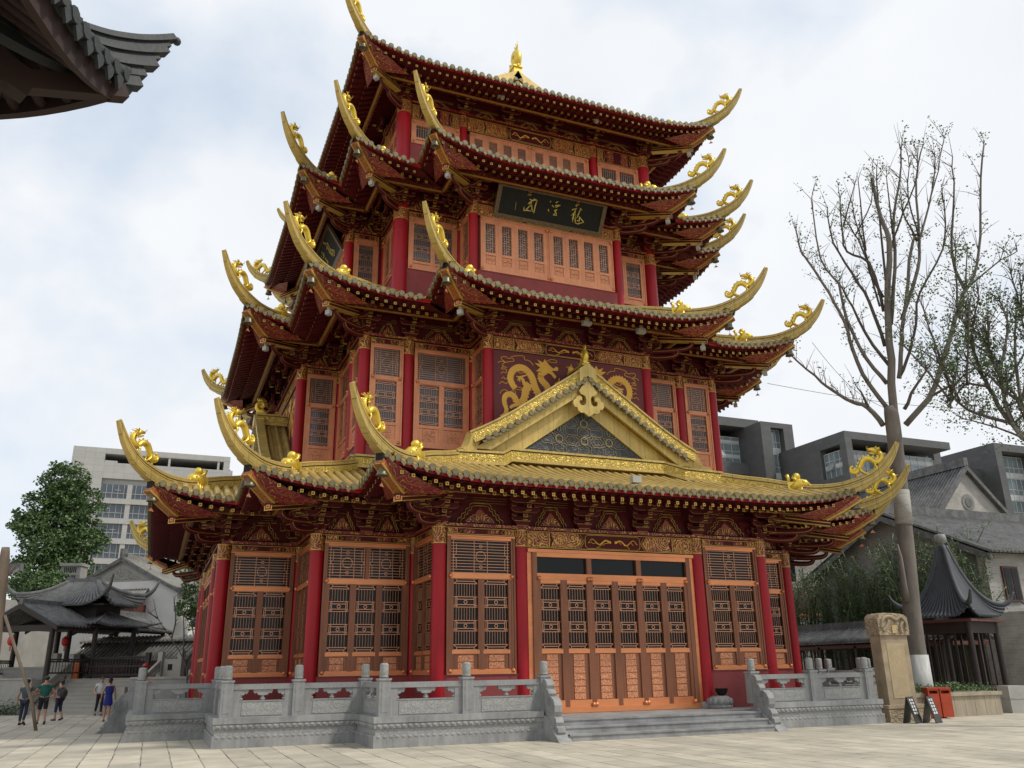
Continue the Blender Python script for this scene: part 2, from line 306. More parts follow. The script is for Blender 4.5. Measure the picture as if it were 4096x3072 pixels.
def roof_edges(cs):
    for k in range(4):
        for j in range(len(cs)):
            for sg in ((1,) if j==0 else (1,-1)):
                T=RZ(-PI/2*k)
                if sg<0: T=T@Matrix.Diagonal((-1,1,1,1))
                yield k,j,T
def roof_fn(L,j):
    cs,o,s=L['cs'],L['o'],L['s']; D=o+s
    p,q=cs[j]; pm=cs[j-1][0] if j else None
    xl=(lambda d:-(p+o-d)) if j==0 else (lambda d:pm+o-d)
    xr=lambda d:p+o-d
    def z(x,d):
        u=max(0,d/D); e=xr(d)-x
        if j==0: e=min(e,x-xl(d))
        return L['zE']+.08+L['rise']*(.72*u+.28*u*u)+L['lift']*max(0,1-max(e,0)/3.6)**2*max(0,1-u)**1.3
    return xl,xr,z,D,q
def build_roof(i,L):
    cs,o=L['cs'],L['o']
    top=MB(); ends=MB(); sof=MB(); raf=MB()
    for k,j,T in roof_edges(cs):
        xl,xr,z,D,q=roof_fn(L,j); y=lambda d:-(q+o-d)
        # base sheet
        nx=max(6,int((xr(0)-xl(0))/.45)); nd=7
        if i==3: nd=6
        vs=[];fs=[]
        for b in range(nd+1):
            d=D*b/nd
            for a in range(nx+1):
                x=xl(d)+(xr(d)-xl(d))*a/nx; vs.append((x,y(d),z(x,d)-.05))
        W_=nx+1
        fs=[(b*W_+a,b*W_+a+1,(b+1)*W_+a+1,(b+1)*W_+a) for b in range(nd) for a in range(nx)]
        top.add(vs,fs,TILE,True,T)
        # soffit
        vs=[]; ns=5; d0,d1=.1,o+.25
        for b in range(ns+1):
            d=d0+(d1-d0)*b/ns
            for a in range(nx+1):
                x=xl(d)+(xr(d)-xl(d))*a/nx; vs.append((x,y(d),z(x,d)-.19-.21*min(1,d/.8)))
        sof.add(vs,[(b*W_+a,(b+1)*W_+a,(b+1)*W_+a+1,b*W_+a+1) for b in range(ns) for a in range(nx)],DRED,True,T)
        # fascia under the tiles
        vs=[]; 
        for a in range(nx+1):
            x=xl(.1)+(xr(.1)-xl(.1))*a/nx; zz=z(x,.1); vs+=[(x,y(.1),zz-.03),(x,y(.1),zz-.19)]
        sof.add(vs,[(2*a,2*a+1,2*a+3,2*a+2) for a in range(nx)],RED,False,T)
        # tile rows
        sp=.332; n0=int(math.floor(xr(0)/sp)); xs=[(a)*sp for a in range(-n0-1,n0+2)]
        for x in xs:
            if not (xl(D)-.0<x or j==0): pass
            lo=xl(0)
            if j==0:
                if abs(x)>xr(0)-.1: continue
                da=0.; db=min(D,xr(0)-abs(x))
            else:
                if x>xr(0)-.1 or x<xl(D): continue
                da=max(0.,xl(0)-x); db=min(D,xr(0)-x)
            if db-da<.12: continue
            n=max(2,int((db-da)/.55)); r=.112; vs=[];K=6
            for b in range(n+1):
                d=da+(db-da)*b/n; zc=z(x,d)
                for c in range(K+1):
                    a_=PI*c/K; vs.append((x-r*math.cos(a_),y(d),zc-.02+r*1.05*math.sin(a_)))
            top.add(vs,[(b*(K+1)+c,b*(K+1)+c+1,(b+1)*(K+1)+c+1,(b+1)*(K+1)+c) for b in range(n) for c in range(K)],TILE,True,T)
            if da==0:
                zc=z(x,0)+.01; yy=y(0)-.02
                ends.add([(x+.112*math.cos(2*PI*c/12),yy,zc+.112*math.sin(2*PI*c/12)) for c in range(12)]+[(x+.112*math.cos(2*PI*c/12),yy+.1,zc+.112*math.sin(2*PI*c/12)) for c in range(12)],
                    [tuple(range(12))]+[(c,c+12,(c+1)%12+12,(c+1)%12) for c in range(12)],TEND,False,T)
                ends.add([(x+.085*math.cos(2*PI*c/12),yy-.008,zc+.085*math.sin(2*PI*c/12)) for c in range(12)],[tuple(range(12))],TEND,False,T)
                xm=x+sp/2
                if xm<xr(0)-.08 and (j==0 or xm>xl(0)):
                    zm=z(xm,0)-.01; hw=.105
                    P=[(xm-hw,zm+.03),(xm-hw*.9,zm-.05),(xm-hw*.55,zm-.10),(xm-.03,zm-.135),(xm,zm-.175),(xm+.03,zm-.135),(xm+hw*.55,zm-.10),(xm+hw*.9,zm-.05),(xm+hw,zm+.03),(xm+hw*.5,zm-.015),(xm,zm-.03),(xm-hw*.5,zm-.015)]
                    ends.prism(P,yy-.0,yy+.03,TEND,T)
                    top.add([(xm-hw,yy+.03,zm+.03),(xm,yy+.03,zm-.03),(xm+hw,yy+.03,zm+.03),(xm-hw,yy+.5,z(xm,.5)-.0),(xm,yy+.5,z(xm,.5)-.04),(xm+hw,yy+.5,z(xm,.5))],[(0,1,4,3),(1,2,5,4)],TILE,True,T)
        # rafters, two rows with gold end squares
        n0=int(xr(0)/.332)+1
        for a in range(-n0,n0+1):
            x=(a+.5)*.332
            for row,(de,dl,dz,h) in enumerate(((.2,.85,.385,.05),(.8,1.7,.52,.055))):
                xc=x+row*.0
                if not (xl(de)+.12<xc<xr(de)-.55): continue
                z0=z(xc,de)-dz; z1=z(xc,min(dl,D))-dz+.02; h_=h
                raf.add([(xc-h_,y(de),z0-h_),(xc+h_,y(de),z0-h_),(xc+h_,y(de),z0+h_),(xc-h_,y(de),z0+h_),(xc-h_,y(dl),z1-h_),(xc+h_,y(dl),z1-h_),(xc+h_,y(dl),z1+h_),(xc-h_,y(dl),z1+h_)],
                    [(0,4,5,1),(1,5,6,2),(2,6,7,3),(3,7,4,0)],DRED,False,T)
                g=h_*1.0
                raf.add([(xc-g,y(de)-.004,z0-g),(xc+g,y(de)-.004,z0-g),(xc+g,y(de)-.004,z0+g),(xc-g,y(de)-.004,z0+g)],[(0,1,2,3)],GOLD,False,T)
                g=h_*.42
                raf.add([(xc-g,y(de)-.009,z0-g),(xc+g,y(de)-.009,z0-g),(xc+g,y(de)-.009,z0+g),(xc-g,y(de)-.009,z0+g)],[(0,1,2,3)],DRED,False,T)
        # eave purlin on the bracket ends
        off=1.15; xa=xl(o-off) if j==0 else cs[j-1][0]+off; xb=xr(o-off); n=max(2,int((xb-xa)/.8)); d=o-off
        zp=L['zE']+.08+L['rise']*.8*(d/D)-.42
        sof.bx(xa+.02,xb-.02,-(q+off+.1),-(q+off-.1),zp-.17,zp+.06,PURL,T)
        sof.bx(xa+.02,xb-.02,-(q+off+.108),-(q+off-.0),zp-.182,zp-.17,GOLDB,T)
        # frieze wall behind the brackets and the plate below it
        pl=L['plate']; xa=-cs[0][0] if j==0 else cs[j-1][0]; xb=cs[j][0]
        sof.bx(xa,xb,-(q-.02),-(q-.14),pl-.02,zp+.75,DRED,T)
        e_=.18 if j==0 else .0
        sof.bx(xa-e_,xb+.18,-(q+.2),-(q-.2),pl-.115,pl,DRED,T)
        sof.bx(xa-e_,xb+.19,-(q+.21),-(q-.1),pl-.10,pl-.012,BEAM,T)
    ro=put('roof',top,pag)
    put('tile_end',ends,ro)['kind']='stuff'
    put('soffit',sof,ro); put('rafter',raf,ro)['kind']='stuff'
    return ro
ROOFS=[build_roof(i,L) for i,L in enumerate(LV)]

# ---------------- hip ridge with the flying horn, in corner coordinates (x along the diagonal, z above zb)
S2=math.sqrt(2)
HP=[(-1.6,2.0),(-.9,1.70),(-.2,1.45),(.4,1.26),(.97,1.05),(1.4,.91),(1.8,.86),(2.2,.89),(2.6,1.03),(2.9,1.2),(3.15,1.45),(3.35,1.74),(3.5,2.02),(3.58,2.18)]
def crv(P,t):
    for (a,b),(c,d) in zip(P,P[1:]):
        if t<=c: return b+(d-b)*(t-a)/(c-a)
    return P[-1][1]
def smooth_path(P,n):
    out=[];pts=[Vector((p[0],0,p[1])) if len(p)==2 else Vector(p) for p in P]
    for i in range(len(pts)-1):
        p0=pts[max(i-1,0)];p1=pts[i];p2=pts[i+1];p3=pts[min(i+2,len(pts)-1)]
        for k in range(n):
            u=k/n; out.append(.5*((2*p1)+(p2-p0)*u+(2*p0-5*p1+4*p2-p3)*u*u+(3*p1-p0-3*p2+p3)*u**3))
    out.append(pts[-1]); return out
def horn_mesh(t0):
    mb=MB(); P=[p for p in HP if p[0]>t0+.05]; P=[(t0,crv(HP,t0))]+P
    path=smooth_path([(t*S2,z) for t,z in P],4)
    th=lambda x:crv([(-9,.44),(1.2*S2,.44),(1.8*S2,.40),(2.6*S2,.35),(3.0*S2,.30),(3.3*S2,.22),(3.5*S2,.13),(3.58*S2,.08)],x)
    wd=lambda x:crv([(-9,.30),(1.6*S2,.30),(2.6*S2,.25),(3.2*S2,.18),(3.58*S2,.11)],x)
    xs=[p.x for p in path]
    def sec(a,b,wm):
        return lambda i,u:[(-wd(xs[i])*wm/2,-th(xs[i])*a),(wd(xs[i])*wm/2,-th(xs[i])*a),(wd(xs[i])*wm/2,-th(xs[i])*b),(-wd(xs[i])*wm/2,-th(xs[i])*b)]
    mb.sweep(path,sec(.17,0,1.12),RIDGE,smooth=False)
    mb.sweep(path,sec(.25,.17,.84),GROOVE)
    mb.sweep(path,sec(.37,.25,1.05),RIDGE)
    mb.sweep(path,sec(.41,.37,.9),GROOVE)
    mb.sweep(path,sec(.78,.41,1.0),RIDGE)
    mb.sweep(path,sec(.83,.78,.9),GROOVE)
    mb.sweep(path,sec(1.0,.83,1.14),RIDGE)
    mb.sweep(path,lambda i,u:[(.05*math.cos(a)*wd(xs[i])/.3*2.2,.03+.05*math.sin(a)) for a in (PI,PI*1.25,PI*1.75,0,PI*.3,PI*.7)][::-1],RIDGE,smooth=True)
    # stepped layers under the horn
    for ta,tb,lo,wm in ((1.55,2.45,1.30,1.0),(1.55,2.75,1.17,1.06),(1.6,3.05,1.10,.98)):
        pp=[p for p in path if ta*S2<=p.x<=tb*S2]; ix=[p.x for p in pp]
        mb.sweep(pp,lambda i,u,ix=ix,lo=lo,wm=wm:[(-wd(ix[i])*wm/2,-th(ix[i])*lo),(wd(ix[i])*wm/2,-th(ix[i])*lo),(wd(ix[i])*wm/2,-th(ix[i])*.9),(-wd(ix[i])*wm/2,-th(ix[i])*.9)],RIDGE)
    # carved side band on the inner part
    pp=[p for p in path if p.x<=.95*S2]; ix=[p.x for p in pp]
    if len(pp)>2:
        for sg in (-1,1):
            mb.sweep(pp,lambda i,u,sg=sg:[(sg*wd(ix[i])*.5,-th(ix[i])*.72),(sg*(wd(ix[i])*.5+.018),-th(ix[i])*.70),(sg*(wd(ix[i])*.5+.018),-th(ix[i])*.34),(sg*wd(ix[i])*.5,-th(ix[i])*.32)],CARVE)
    # end plate where the tiles meet the hip
    mb.bx(2.50*S2,2.55*S2,-.11,.11,.36,.58,BLACK)
    return mb.mesh('hip_ridge')
HORN_S=horn_mesh(-.86); HORN_L=horn_mesh(-1.6)
def dragon_mesh():
    mb=MB()
    def P(x,y,l=0):
        t=2.553+.00302*(x-1160)-.000346*(y-665); z=1.063-.0049*(y-665)-.00088*(x-1160); return (t*S2,l,z)
    body=[(1130,585),(1112,600),(1118,628),(1150,632),(1172,610),(1188,575),(1205,540),(1235,520),(1270,522),(1300,540),(1330,530),(1346,505),(1342,480),(1320,468),(1295,462)]
    rr=[.03,.045,.06,.075,.085,.09,.095,.10,.10,.10,.095,.085,.078,.075,.07]
    path=smooth_path([P(*b) for b in body],3); r=[rr[min(i//3,len(rr)-1)]+(rr[min(i//3+1,len(rr)-1)]-rr[min(i//3,len(rr)-1)])*(i%3)/3 for i in range(len(path))]
    mb.tube(path,r,GILT,9,flat=1.15)
    for i in range(6,len(path)-4,2):      # dorsal spines
        t=(path[i+1]-path[i-1]).normalized(); n=Vector((-t.z,0,t.x)); b=path[i]+n*r[i]*.9
        mb.add([b-t*.05,b+t*.05+Vector((0,.012,0)),b+t*.05-Vector((0,.012,0)),b+n*.075+t*.01],[(0,1,3),(0,3,2),(1,2,3)],GILT)
    mb.tube([P(1135,605),P(1128,612),P(1140,618),P(1148,606),P(1138,594)],[.04,.045,.05,.045,.03],GILT,7)   # curled tail tuft
    # head
    mb.tube([P(1310,462),P(1285,452),P(1262,452),P(1240,455)],[.085,.09,.062,.045],GILT,8)
    mb.tube([P(1300,478),P(1272,478),P(1248,474)],[.05,.035,.02],GILT,7)
    for l in (-.05,.05):
        mb.tube([P(1300,448,l),P(1320,438,l*1.6),P(1338,432,l*2)],[.028,.02,.006],GILT,6)
        mb.tube([P(1296,440,l),P(1306,428,l*1.5),P(1316,428,l*2)],[.02,.014,.005],GILT,6)
        mb.tube([P(1242,450,l*.6),P(1236,440,l*1.8),P(1248,434,l*2.4)],[.012,.009,.004],GILT,5)
        mb.ball(P(1284,446,l*1.3),.024,GILT,6)
        for q in range(4): mb.tube([P(1312,462+q*6,l),P(1330,456+q*9,l*2.6),P(1344,452+q*12,l*3)],[.028,.018,.004],GILT,5)
        mb.tube([P(1302,545,l*1.4),P(1296,562,l*1.9),P(1308,575,l*1.9),P(1312,590,l*1.9),P(1300,592,l*2.1)],[.05,.04,.03,.035,.02],GILT,7)
        mb.tube([P(1182,600,l*1.4),P(1196,618,l*1.9),P(1215,628,l*1.9),P(1242,634,l*1.9),P(1250,628,l*2)],[.06,.045,.032,.035,.02],GILT,7)
    mb.tube([P(1334,520),P(1352,500),P(1362,470),P(1380,468)],[.045,.03,.022,.008],GILT,6)
    mb.tube([P(1356,480),P(1350,462),P(1340,456)],[.022,.015,.006],GILT,5)
    mb.tube([P(1160,632),P(1160,668)],[.03,.03],GILT,6)
    return mb.mesh('dragon')
DRAGON=dragon_mesh()
def beast_mesh():
    """bearded beast head with a ball on its brow and a horn behind"""
    mb=MB(); x0=1.15*S2; zb=.93
    mb.bx(x0-.34,x0+.10,-.17,.17,zb-.42,zb+.16,GILT)
    mb.tube([(x0-.2,0,zb-.1),(x0+.05,0,zb+.1),(x0+.25,0,zb+.06),(x0+.36,0,zb-.0)],[.22,.23,.17,.10],GILT,10)
    mb.tube([(x0+.05,0,zb-.28),(x0+.24,0,zb-.30),(x0+.36,0,zb-.2),(x0+.42,0,zb-.22)],[.15,.13,.07,.03],GILT,8)
    mb.ball((x0-.04,0,zb+.36),.145,GILT,12)
    mb.tube([(x0-.30,0,zb+.1),(x0-.32,0,zb+.34),(x0-.36,0,zb+.46)],[.07,.055,.075],GILT,8)
    for l in (-.14,.14):
        mb.ball((x0+.2,l,zb+.14),.06,GILT,8)
        mb.tube([(x0+.0,l,zb+.15),(x0-.10,l*1.3,zb+.28),(x0-.2,l*1.5,zb+.30)],[.06,.045,.01],GILT,6)
        for q in range(4): mb.tube([(x0+.12-q*.1,l*1.05,zb-.05-q*.03),(x0+.08-q*.1,l*1.25,zb-.25-q*.03),(x0+.14-q*.1,l*1.15,zb-.42)],[.05,.05,.015],GILT,6)
        mb.tube([(x0+.34,l*.6,zb+.05),(x0+.42,l*.8,zb+.0),(x0+.40,l*.7,zb-.1)],[.03,.03,.01],GILT,6)
    return mb.mesh('beast_ornament')
BEAST=beast_mesh()
def hipbeam_mesh():
    mb=MB()
    a=Vector((.25*S2,0,-.02)); b=Vector((1.79*S2,0,-.46))
    for (w_,h0,h1,m_) in ((.27,-.12,.12,DRED),):
        mb.sweep([a,b],lambda i,u:rect(w_,h0,h1),m_)
    for h0,h1 in ((-.122,-.098),(.098,.122),(-.014,.014)): mb.sweep([a+(b-a)*.1,b],lambda i,u:rect(.282,h0,h1),GOLD)
    for q,(g,m_) in enumerate(((.14,GOLD),(.105,RED),(.06,GOLD),(.03,RED))):
        x=b.x+.004*(q+1); mb.add([(x,-g,b.z-g*.86),(x,g,b.z-g*.86),(x,g,b.z+g*.86),(x,-g,b.z+g*.86)],[(0,1,2,3)],m_)
    c=Vector((1.70*S2,0,-.28)); d=Vector((2.56*S2,0,.34))
    mb.sweep([c,(c+d)/2+Vector((0,0,-.03)),d],lambda i,u:rect(.27,-.10,.10),CORN)
    for sg in (-1,1): mb.sweep([c,(c+d)/2+Vector((0,0,-.03)),d],lambda i,u:[(sg*.137-.02,-.115),(sg*.137+.02,-.115),(sg*.137+.02,-.07),(sg*.137-.02,-.07)],GOLD)
    # patterned boards on both sides of the upper beam, below the fanning eave
    for sg in (-1,1):
        n=6; vs=[]
        for q in range(n+1):
            t=1.55+(2.5-1.55)*q/n; x=t*S2; zz=-.30+(.40+.30)*((t-1.55)/.95)**1.25
            wl=.95*(1-q/n)+.1
            vs+=[(x,sg*.10,zz-.05),(x-wl*.5*0-wl*.75,sg*(.10+wl*.9),zz-.02+.06)]
        fs=[(2*q,2*q+2,2*q+3,2*q+1) for q in range(n)]
        mb.add(vs,fs if sg>0 else [f[::-1] for f in fs],SCALE_)
    # curled bracket arm under the beam
    for z0,x1 in ((-.62,1.35),(-.86,.95)):
        arm=smooth_path([(.15,0,z0+.1),(.5*x1*S2*.8,0,z0-.02),(x1*S2*.85,0,z0-.06),(x1*S2,0,z0+.04),(x1*S2+.02,0,z0+.17),(x1*S2-.1,0,z0+.18)],3)
        L_=len(arm); mb.tube(arm,[.12*(1-.72*(q/L_)**1.6) for q in range(L_)],DRED,8,flat=.75)
        for sg in (-1,1): mb.tube([p+Vector((0,sg*.085*(1-.5*q/L_),-.02)) for q,p in enumerate(arm)],.012,GOLDB,4)
    return mb.mesh('hip_beam')
HIPB=hipbeam_mesh()
mb=MB(); mb.bx(1.60*S2,1.60*S2+.17,-.085,.085,-.85,-.68,WHITEM); mb.bx(1.60*S2+.05,1.60*S2+.15,-.03,.03,-.66,-.52,WHITEM)
FLOOD=mb.mesh('floodlight')
mb=MB(); mb.tube([(0,0,.46),(0,0,.2)],.012,BRNZ,5); mb.lathe([(.03,.22),(.07,.2),(.11,.15),(.125,.05),(.14,-.08),(.18,-.14),(.175,-.15),(.12,-.1)],BRNZ,14); mb.tube([(0,0,0),(0,0,-.34)],.008,BRNZ,5)
BELL=mb.mesh('bell')
mb=MB(); mb.prism([(-.1,-.45),(.1,-.45),(0,-.33)],-.008,.008,mat('copper_vane',(.5,.2,.1),.5,.4)); VANE=mb.mesh('clapper_vane')
LVN=['lowest','second','third','topmost']
CN={0:['front','middle','outer'],1:['front','middle','outer']}
def bell_at(i,j,sx,sy,loc,ang):
    side='left' if sx<0 else 'right'; cn='corner' if i==3 else ('front','middle','outer')[j]
    if sy<0: at_=f"{side} {cn}" if i<3 else f"{side} front corner"
    else: at_='far left rear' if i<3 else 'left rear corner'
    n=['lowest golden roof','second roof up','third roof up','topmost roof'][i]
    o=thing('bell',f'bronze wind bell hanging under the {at_} eave tip of the {n}','bell',loc,ang,'wind bells hanging from the eave tips',BELL)
    put('clapper_vane',VANE,o)
for i,L in enumerate(LV):
    for sx,sy in QUAD:
        for j,(p,q) in enumerate(L['cs']):
            ang=math.atan2(sy,sx); loc=(sx*p,sy*q,L['zb'])
            hm=HORN_S if (i==0 and j!=1) else HORN_L
            put('hip_ridge',hm,ROOFS[i],loc,ang); put('hip_beam',HIPB,ROOFS[i],loc,ang)
            if sx>0 and sy>0: continue
            if sy>0 and j!=2: continue
            put('dragon',DRAGON,ROOFS[i],loc,ang); put('beast_ornament',BEAST,ROOFS[i],loc,ang)
            if i>0: put('floodlight',FLOOD,ROOFS[i],loc,ang)
            d=Vector((math.cos(ang),math.sin(ang),0))*2.42*S2
            bell_at(i,j,sx,sy,(loc[0]+d.x,loc[1]+d.y,L['zb']+(.02 if i else .12)),ang)
for x in (-2.9,2.95):
    for i,(xx,yy,zz) in enumerate(((x,-(B3+1.45),14.05),)):
        mb=MB(); mb.bx(-.17,.17,-.1,.1,-.13,.13,WHITEM); put('floodlight',mb,ROOFS[1],(xx*.4+1.2,yy,zz))
mb=MB(); mb.bx(-.16,.16,-.09,.09,0,.22,WHITEM); put('floodlight',mb,ROOFS[0],(.05,-(A3+1.75),7.35))
for xx in (-2.1,2.6): mb=MB(); mb.bx(-.14,.14,-.09,.09,-.13,.13,WHITEM); put('floodlight',mb,ROOFS[3],(xx,-(C2+1.7),25.75))

# ---------------- ridge bands and gables on the lowest roof
def band(mb,pts,w_=.30,h=.47,carve=True,top=RIDGE):
    mb.sweep(pts,lambda i,u:rect(w_+.05,-.07,0),top); mb.sweep(pts,lambda i,u:rect(w_-.04,-.11,-.07),GROOVE)
    mb.sweep(pts,lambda i,u:rect(w_,-h*.80,-.11),CARVE if carve else top); mb.sweep(pts,lambda i,u:rect(w_+.06,-h,-h*.80),top)
def gable_meshes():
    g=MB()
    band(g,[(5.18,-11.02,8.60),(3.62,-11.02,8.64),(3.06,-10.46,8.95),(-3.06,-10.46,8.95),(-3.62,-11.02,8.64),(-5.18,-11.02,8.60)])
    for sx in (-1,1): band(g,[(sx*4.9,-(A2-1.36),8.98),(sx*7.86,-(A2-1.36),8.98)])
    # roof sheet carried up under the gable
    g.add([(-4.5,-10.25,8.42),(4.5,-10.25,8.42),(4.5,-9.9,8.5),(-4.5,-9.9,8.5)],[(0,1,2,3)],TILE)
    zt=lambda x:12.35-.69*x+.035*max(0,x-2.6)**2*1.6
    prof=[0,.6,1.2,1.8,2.4,3.0,3.6,4.1,4.57]
    for sx in (-1,1):
        pts=[(sx*x,-10.5,zt(x)) for x in prof]
        g.sweep(pts,lambda i,u:rect(.34,-.06,0),RIDGE); g.sweep(pts,lambda i,u:rect(.24,-.10,-.06),RIDGE)
        g.sweep(pts,lambda i,u:rect(.28,-.34,-.10),CARVE); g.sweep(pts,lambda i,u:rect(.34,-.43,-.34),RIDGE)
        # curl of the verge foot into the hip
        g.sweep([(sx*4.5,-10.5,zt(4.5)),(sx*4.75,-10.62,8.86),(sx*5.0,-10.85,8.72)],lambda i,u:rect(.30,-.45,0),RIDGE)
        # slope with tile rows
        vs=[(sx*x,y,zt(x)-.47) for y in (-10.52,-9.2) for x in prof]; n=len(prof)
        fs=[(a,a+1,a+1+n,a+n) for a in range(n-1)]; g.add(vs,fs if sx>0 else [f[::-1] for f in fs],TILE,True)
        for y in (-10.1,-9.77,-9.44): g.tube([(sx*x,y,zt(x)-.45) for x in prof],.1,TILE,8)
        # tile ends and drips below the verge
        m=15
        for a in range(m):
            x=.12+a*.272; zc=zt(x)-.50; T=TR(sx*x,0,zc)@Matrix.Rotation(sx*math.atan(.69),4,'Y')
            g.cyl(.098,0,.26,TEND,12,T=TR(sx*x,-10.46,zc)@Matrix.Rotation(PI/2,4,'X'))
            P=[(.03,.0),(.05,-.07),(.12,-.13),(.145,-.16),(.17,-.13),(.235,-.07),(.25,0),(.14,-.03)]
            g.prism([(sx*px,pz) for px,pz in P],-10.70,-10.66,TEND,T)
        # bargeboard and inner board
        xb=[(.0,11.83),(4.35,8.86),(3.75,8.86),(0,11.36)]
        g.prism([(sx*x,z_) for x,z_ in xb],-10.52,-10.44,RIDGE)
        g.prism([(sx*x,z_) for x,z_ in ((0,11.42),(3.9,8.80),(2.42,8.80),(2.42,9.05),(0,10.72))],-10.24,-10.15,RIDGE)
        g.add([(0,-10.5,11.40),(sx*3.8,-10.5,8.86),(sx*3.8,-10.16,8.92),(0,-10.16,11.46)],[(0,1,2,3)] if sx<0 else [(3,2,1,0)],RIDGE)
    band(g,[(0,-10.62,12.42),(0,-9.2,12.42)],.28,.5)
    g.prism([(0,12.40),(.34,12.16),(.34,11.66),(0,11.90),(-.34,11.66),(-.34,12.16)],-10.715,-10.3,RIDGE)
    s=MB(); s.prism([(0,10.78),(-2.5,9.02),(-2.5,8.7),(2.5,8.7),(2.5,9.02)],-10.17,-10.1,SLATE)
    def ring(cx,cz,r,rr=.02,n=20,y=-10.19): s.tube([(cx+r*math.cos(2*PI*a/n),y,cz+r*math.sin(2*PI*a/n)) for a in range(n+1)],rr,GOLDL,5,cap=False)
    GOLDL=mat('tarnished_gilt_line',(.38,.31,.16),.5,.4,.15,4)
    for cx,cz in ((0,10.2),(-1.01,9.57),(0,9.55),(1.01,9.57)):
        ring(cx,cz,.14,.017)
        for a in range(4):
            th=a*PI/2; cth,sth=math.cos(th),math.sin(th)
            if cz>10 and a==1: continue
            for f_,rr2 in ((1.,.0075),(.62,.006)):
                pts=[]
                for b in range(37):
                    q=2*PI*b/36; rad=(.30+.035*math.cos(6*q))*f_; u_=.40+rad*math.cos(q)*.95; v_=rad*math.sin(q)*.85
                    pts.append((cx+(u_*cth-v_*sth)*1.12,-10.19,cz+(u_*sth+v_*cth)*.82))
                s.tube(pts,rr2,GOLDL,4,cap=False)
    for cx,cz in ((0,10.55),(-1.01,10.0),(1.01,10.0)):
        s.tube([(cx-.06,-10.19,cz+.1),(cx-.06,-10.19,cz-.12),(cx,-10.19,cz-.19),(cx+.06,-10.19,cz-.12),(cx+.06,-10.19,cz+.1)],.014,GOLDL,4)
    r=MB(); half=[(0,11.78),(.24,11.5),(.37,11.31),(.30,11.2),(.13,11.14),(.09,11.0),(.11,10.84),(.20,10.76),(.32,10.78),(.38,10.88),(.34,10.97),(.27,10.95),(.25,11.06),(.34,11.13),(.46,11.09),(.52,10.99),(.62,10.93),(.64,10.79),(.56,10.68),(.46,10.67),(.43,10.55),(.32,10.48),(.2,10.5),(.12,10.44),(0,10.36)]
    r.prism(half+[(-x,z_) for x,z_ in half[1:-1]][::-1],-10.66,-10.56,RIDGE)
    return g.mesh('gable_roof'),s.mesh('pediment_panel'),r.mesh('cloud_pendant')
def finial_mesh(h=1.0):
    """ridge-end fish dragon: block, curled body and fanned tail; x points to the ridge end"""
    m=MB(); m.bx(-.32,.16,-.15,.15,-.5,.04,GILT); m.bx(-.36,.2,-.18,.18,.04,.1,GILT)
    m.tube([(-.42,0,.05),(-.15,0,.2),(.1,0,.18),(.18,0,.05)],[.16,.2,.14,.06],GILT,10)
    b=smooth_path([(-.1,0,.1),(.16,0,.38),(.12,0,.68),(-.12,0,.78),(-.26,0,.62),(-.16,0,.48),(-.02,0,.56)],4); L_=len(b)
    m.tube(b,[.17*(1-.6*i/L_) for i in range(L_)],GILT,10)
    for a in range(5):
        th=R(60+a*22); m.tube([(.02,0,.74),(.02+.3*math.cos(th),0,.74+.3*math.sin(th)),(.02+.46*math.cos(th+.2),0,.74+.5*math.sin(th+.2))],[.06,.045,.008],GILT,6,flat=.5)
    for l in (-.1,.1):
        m.ball((-.2,l*1.5,.3),.05,GILT,8); m.tube([(-.3,l*1.3,.1),(-.5,l*2,.16),(-.62,l*2.2,.34)],[.02,.014,.006],GILT,5)
    return m.mesh('ridge_finial')
GM=gable_meshes(); FIN=finial_mesh()
for k in (0,1,3):
    g=put('gable_roof',GM[0],ROOFS[0],rz=-PI/2*k); g0=ROOFS[0]
    put('pediment_panel',GM[1],ROOFS[0],rz=-PI/2*k); put('cloud_pendant',GM[2],ROOFS[0],rz=-PI/2*k)
    T=RZ(-PI/2*k)@TR(0,-10.5,12.42)@RZ(-PI/2)@Matrix.Scale(.66,4); put('ridge_finial',FIN,ROOFS[0],M=T)
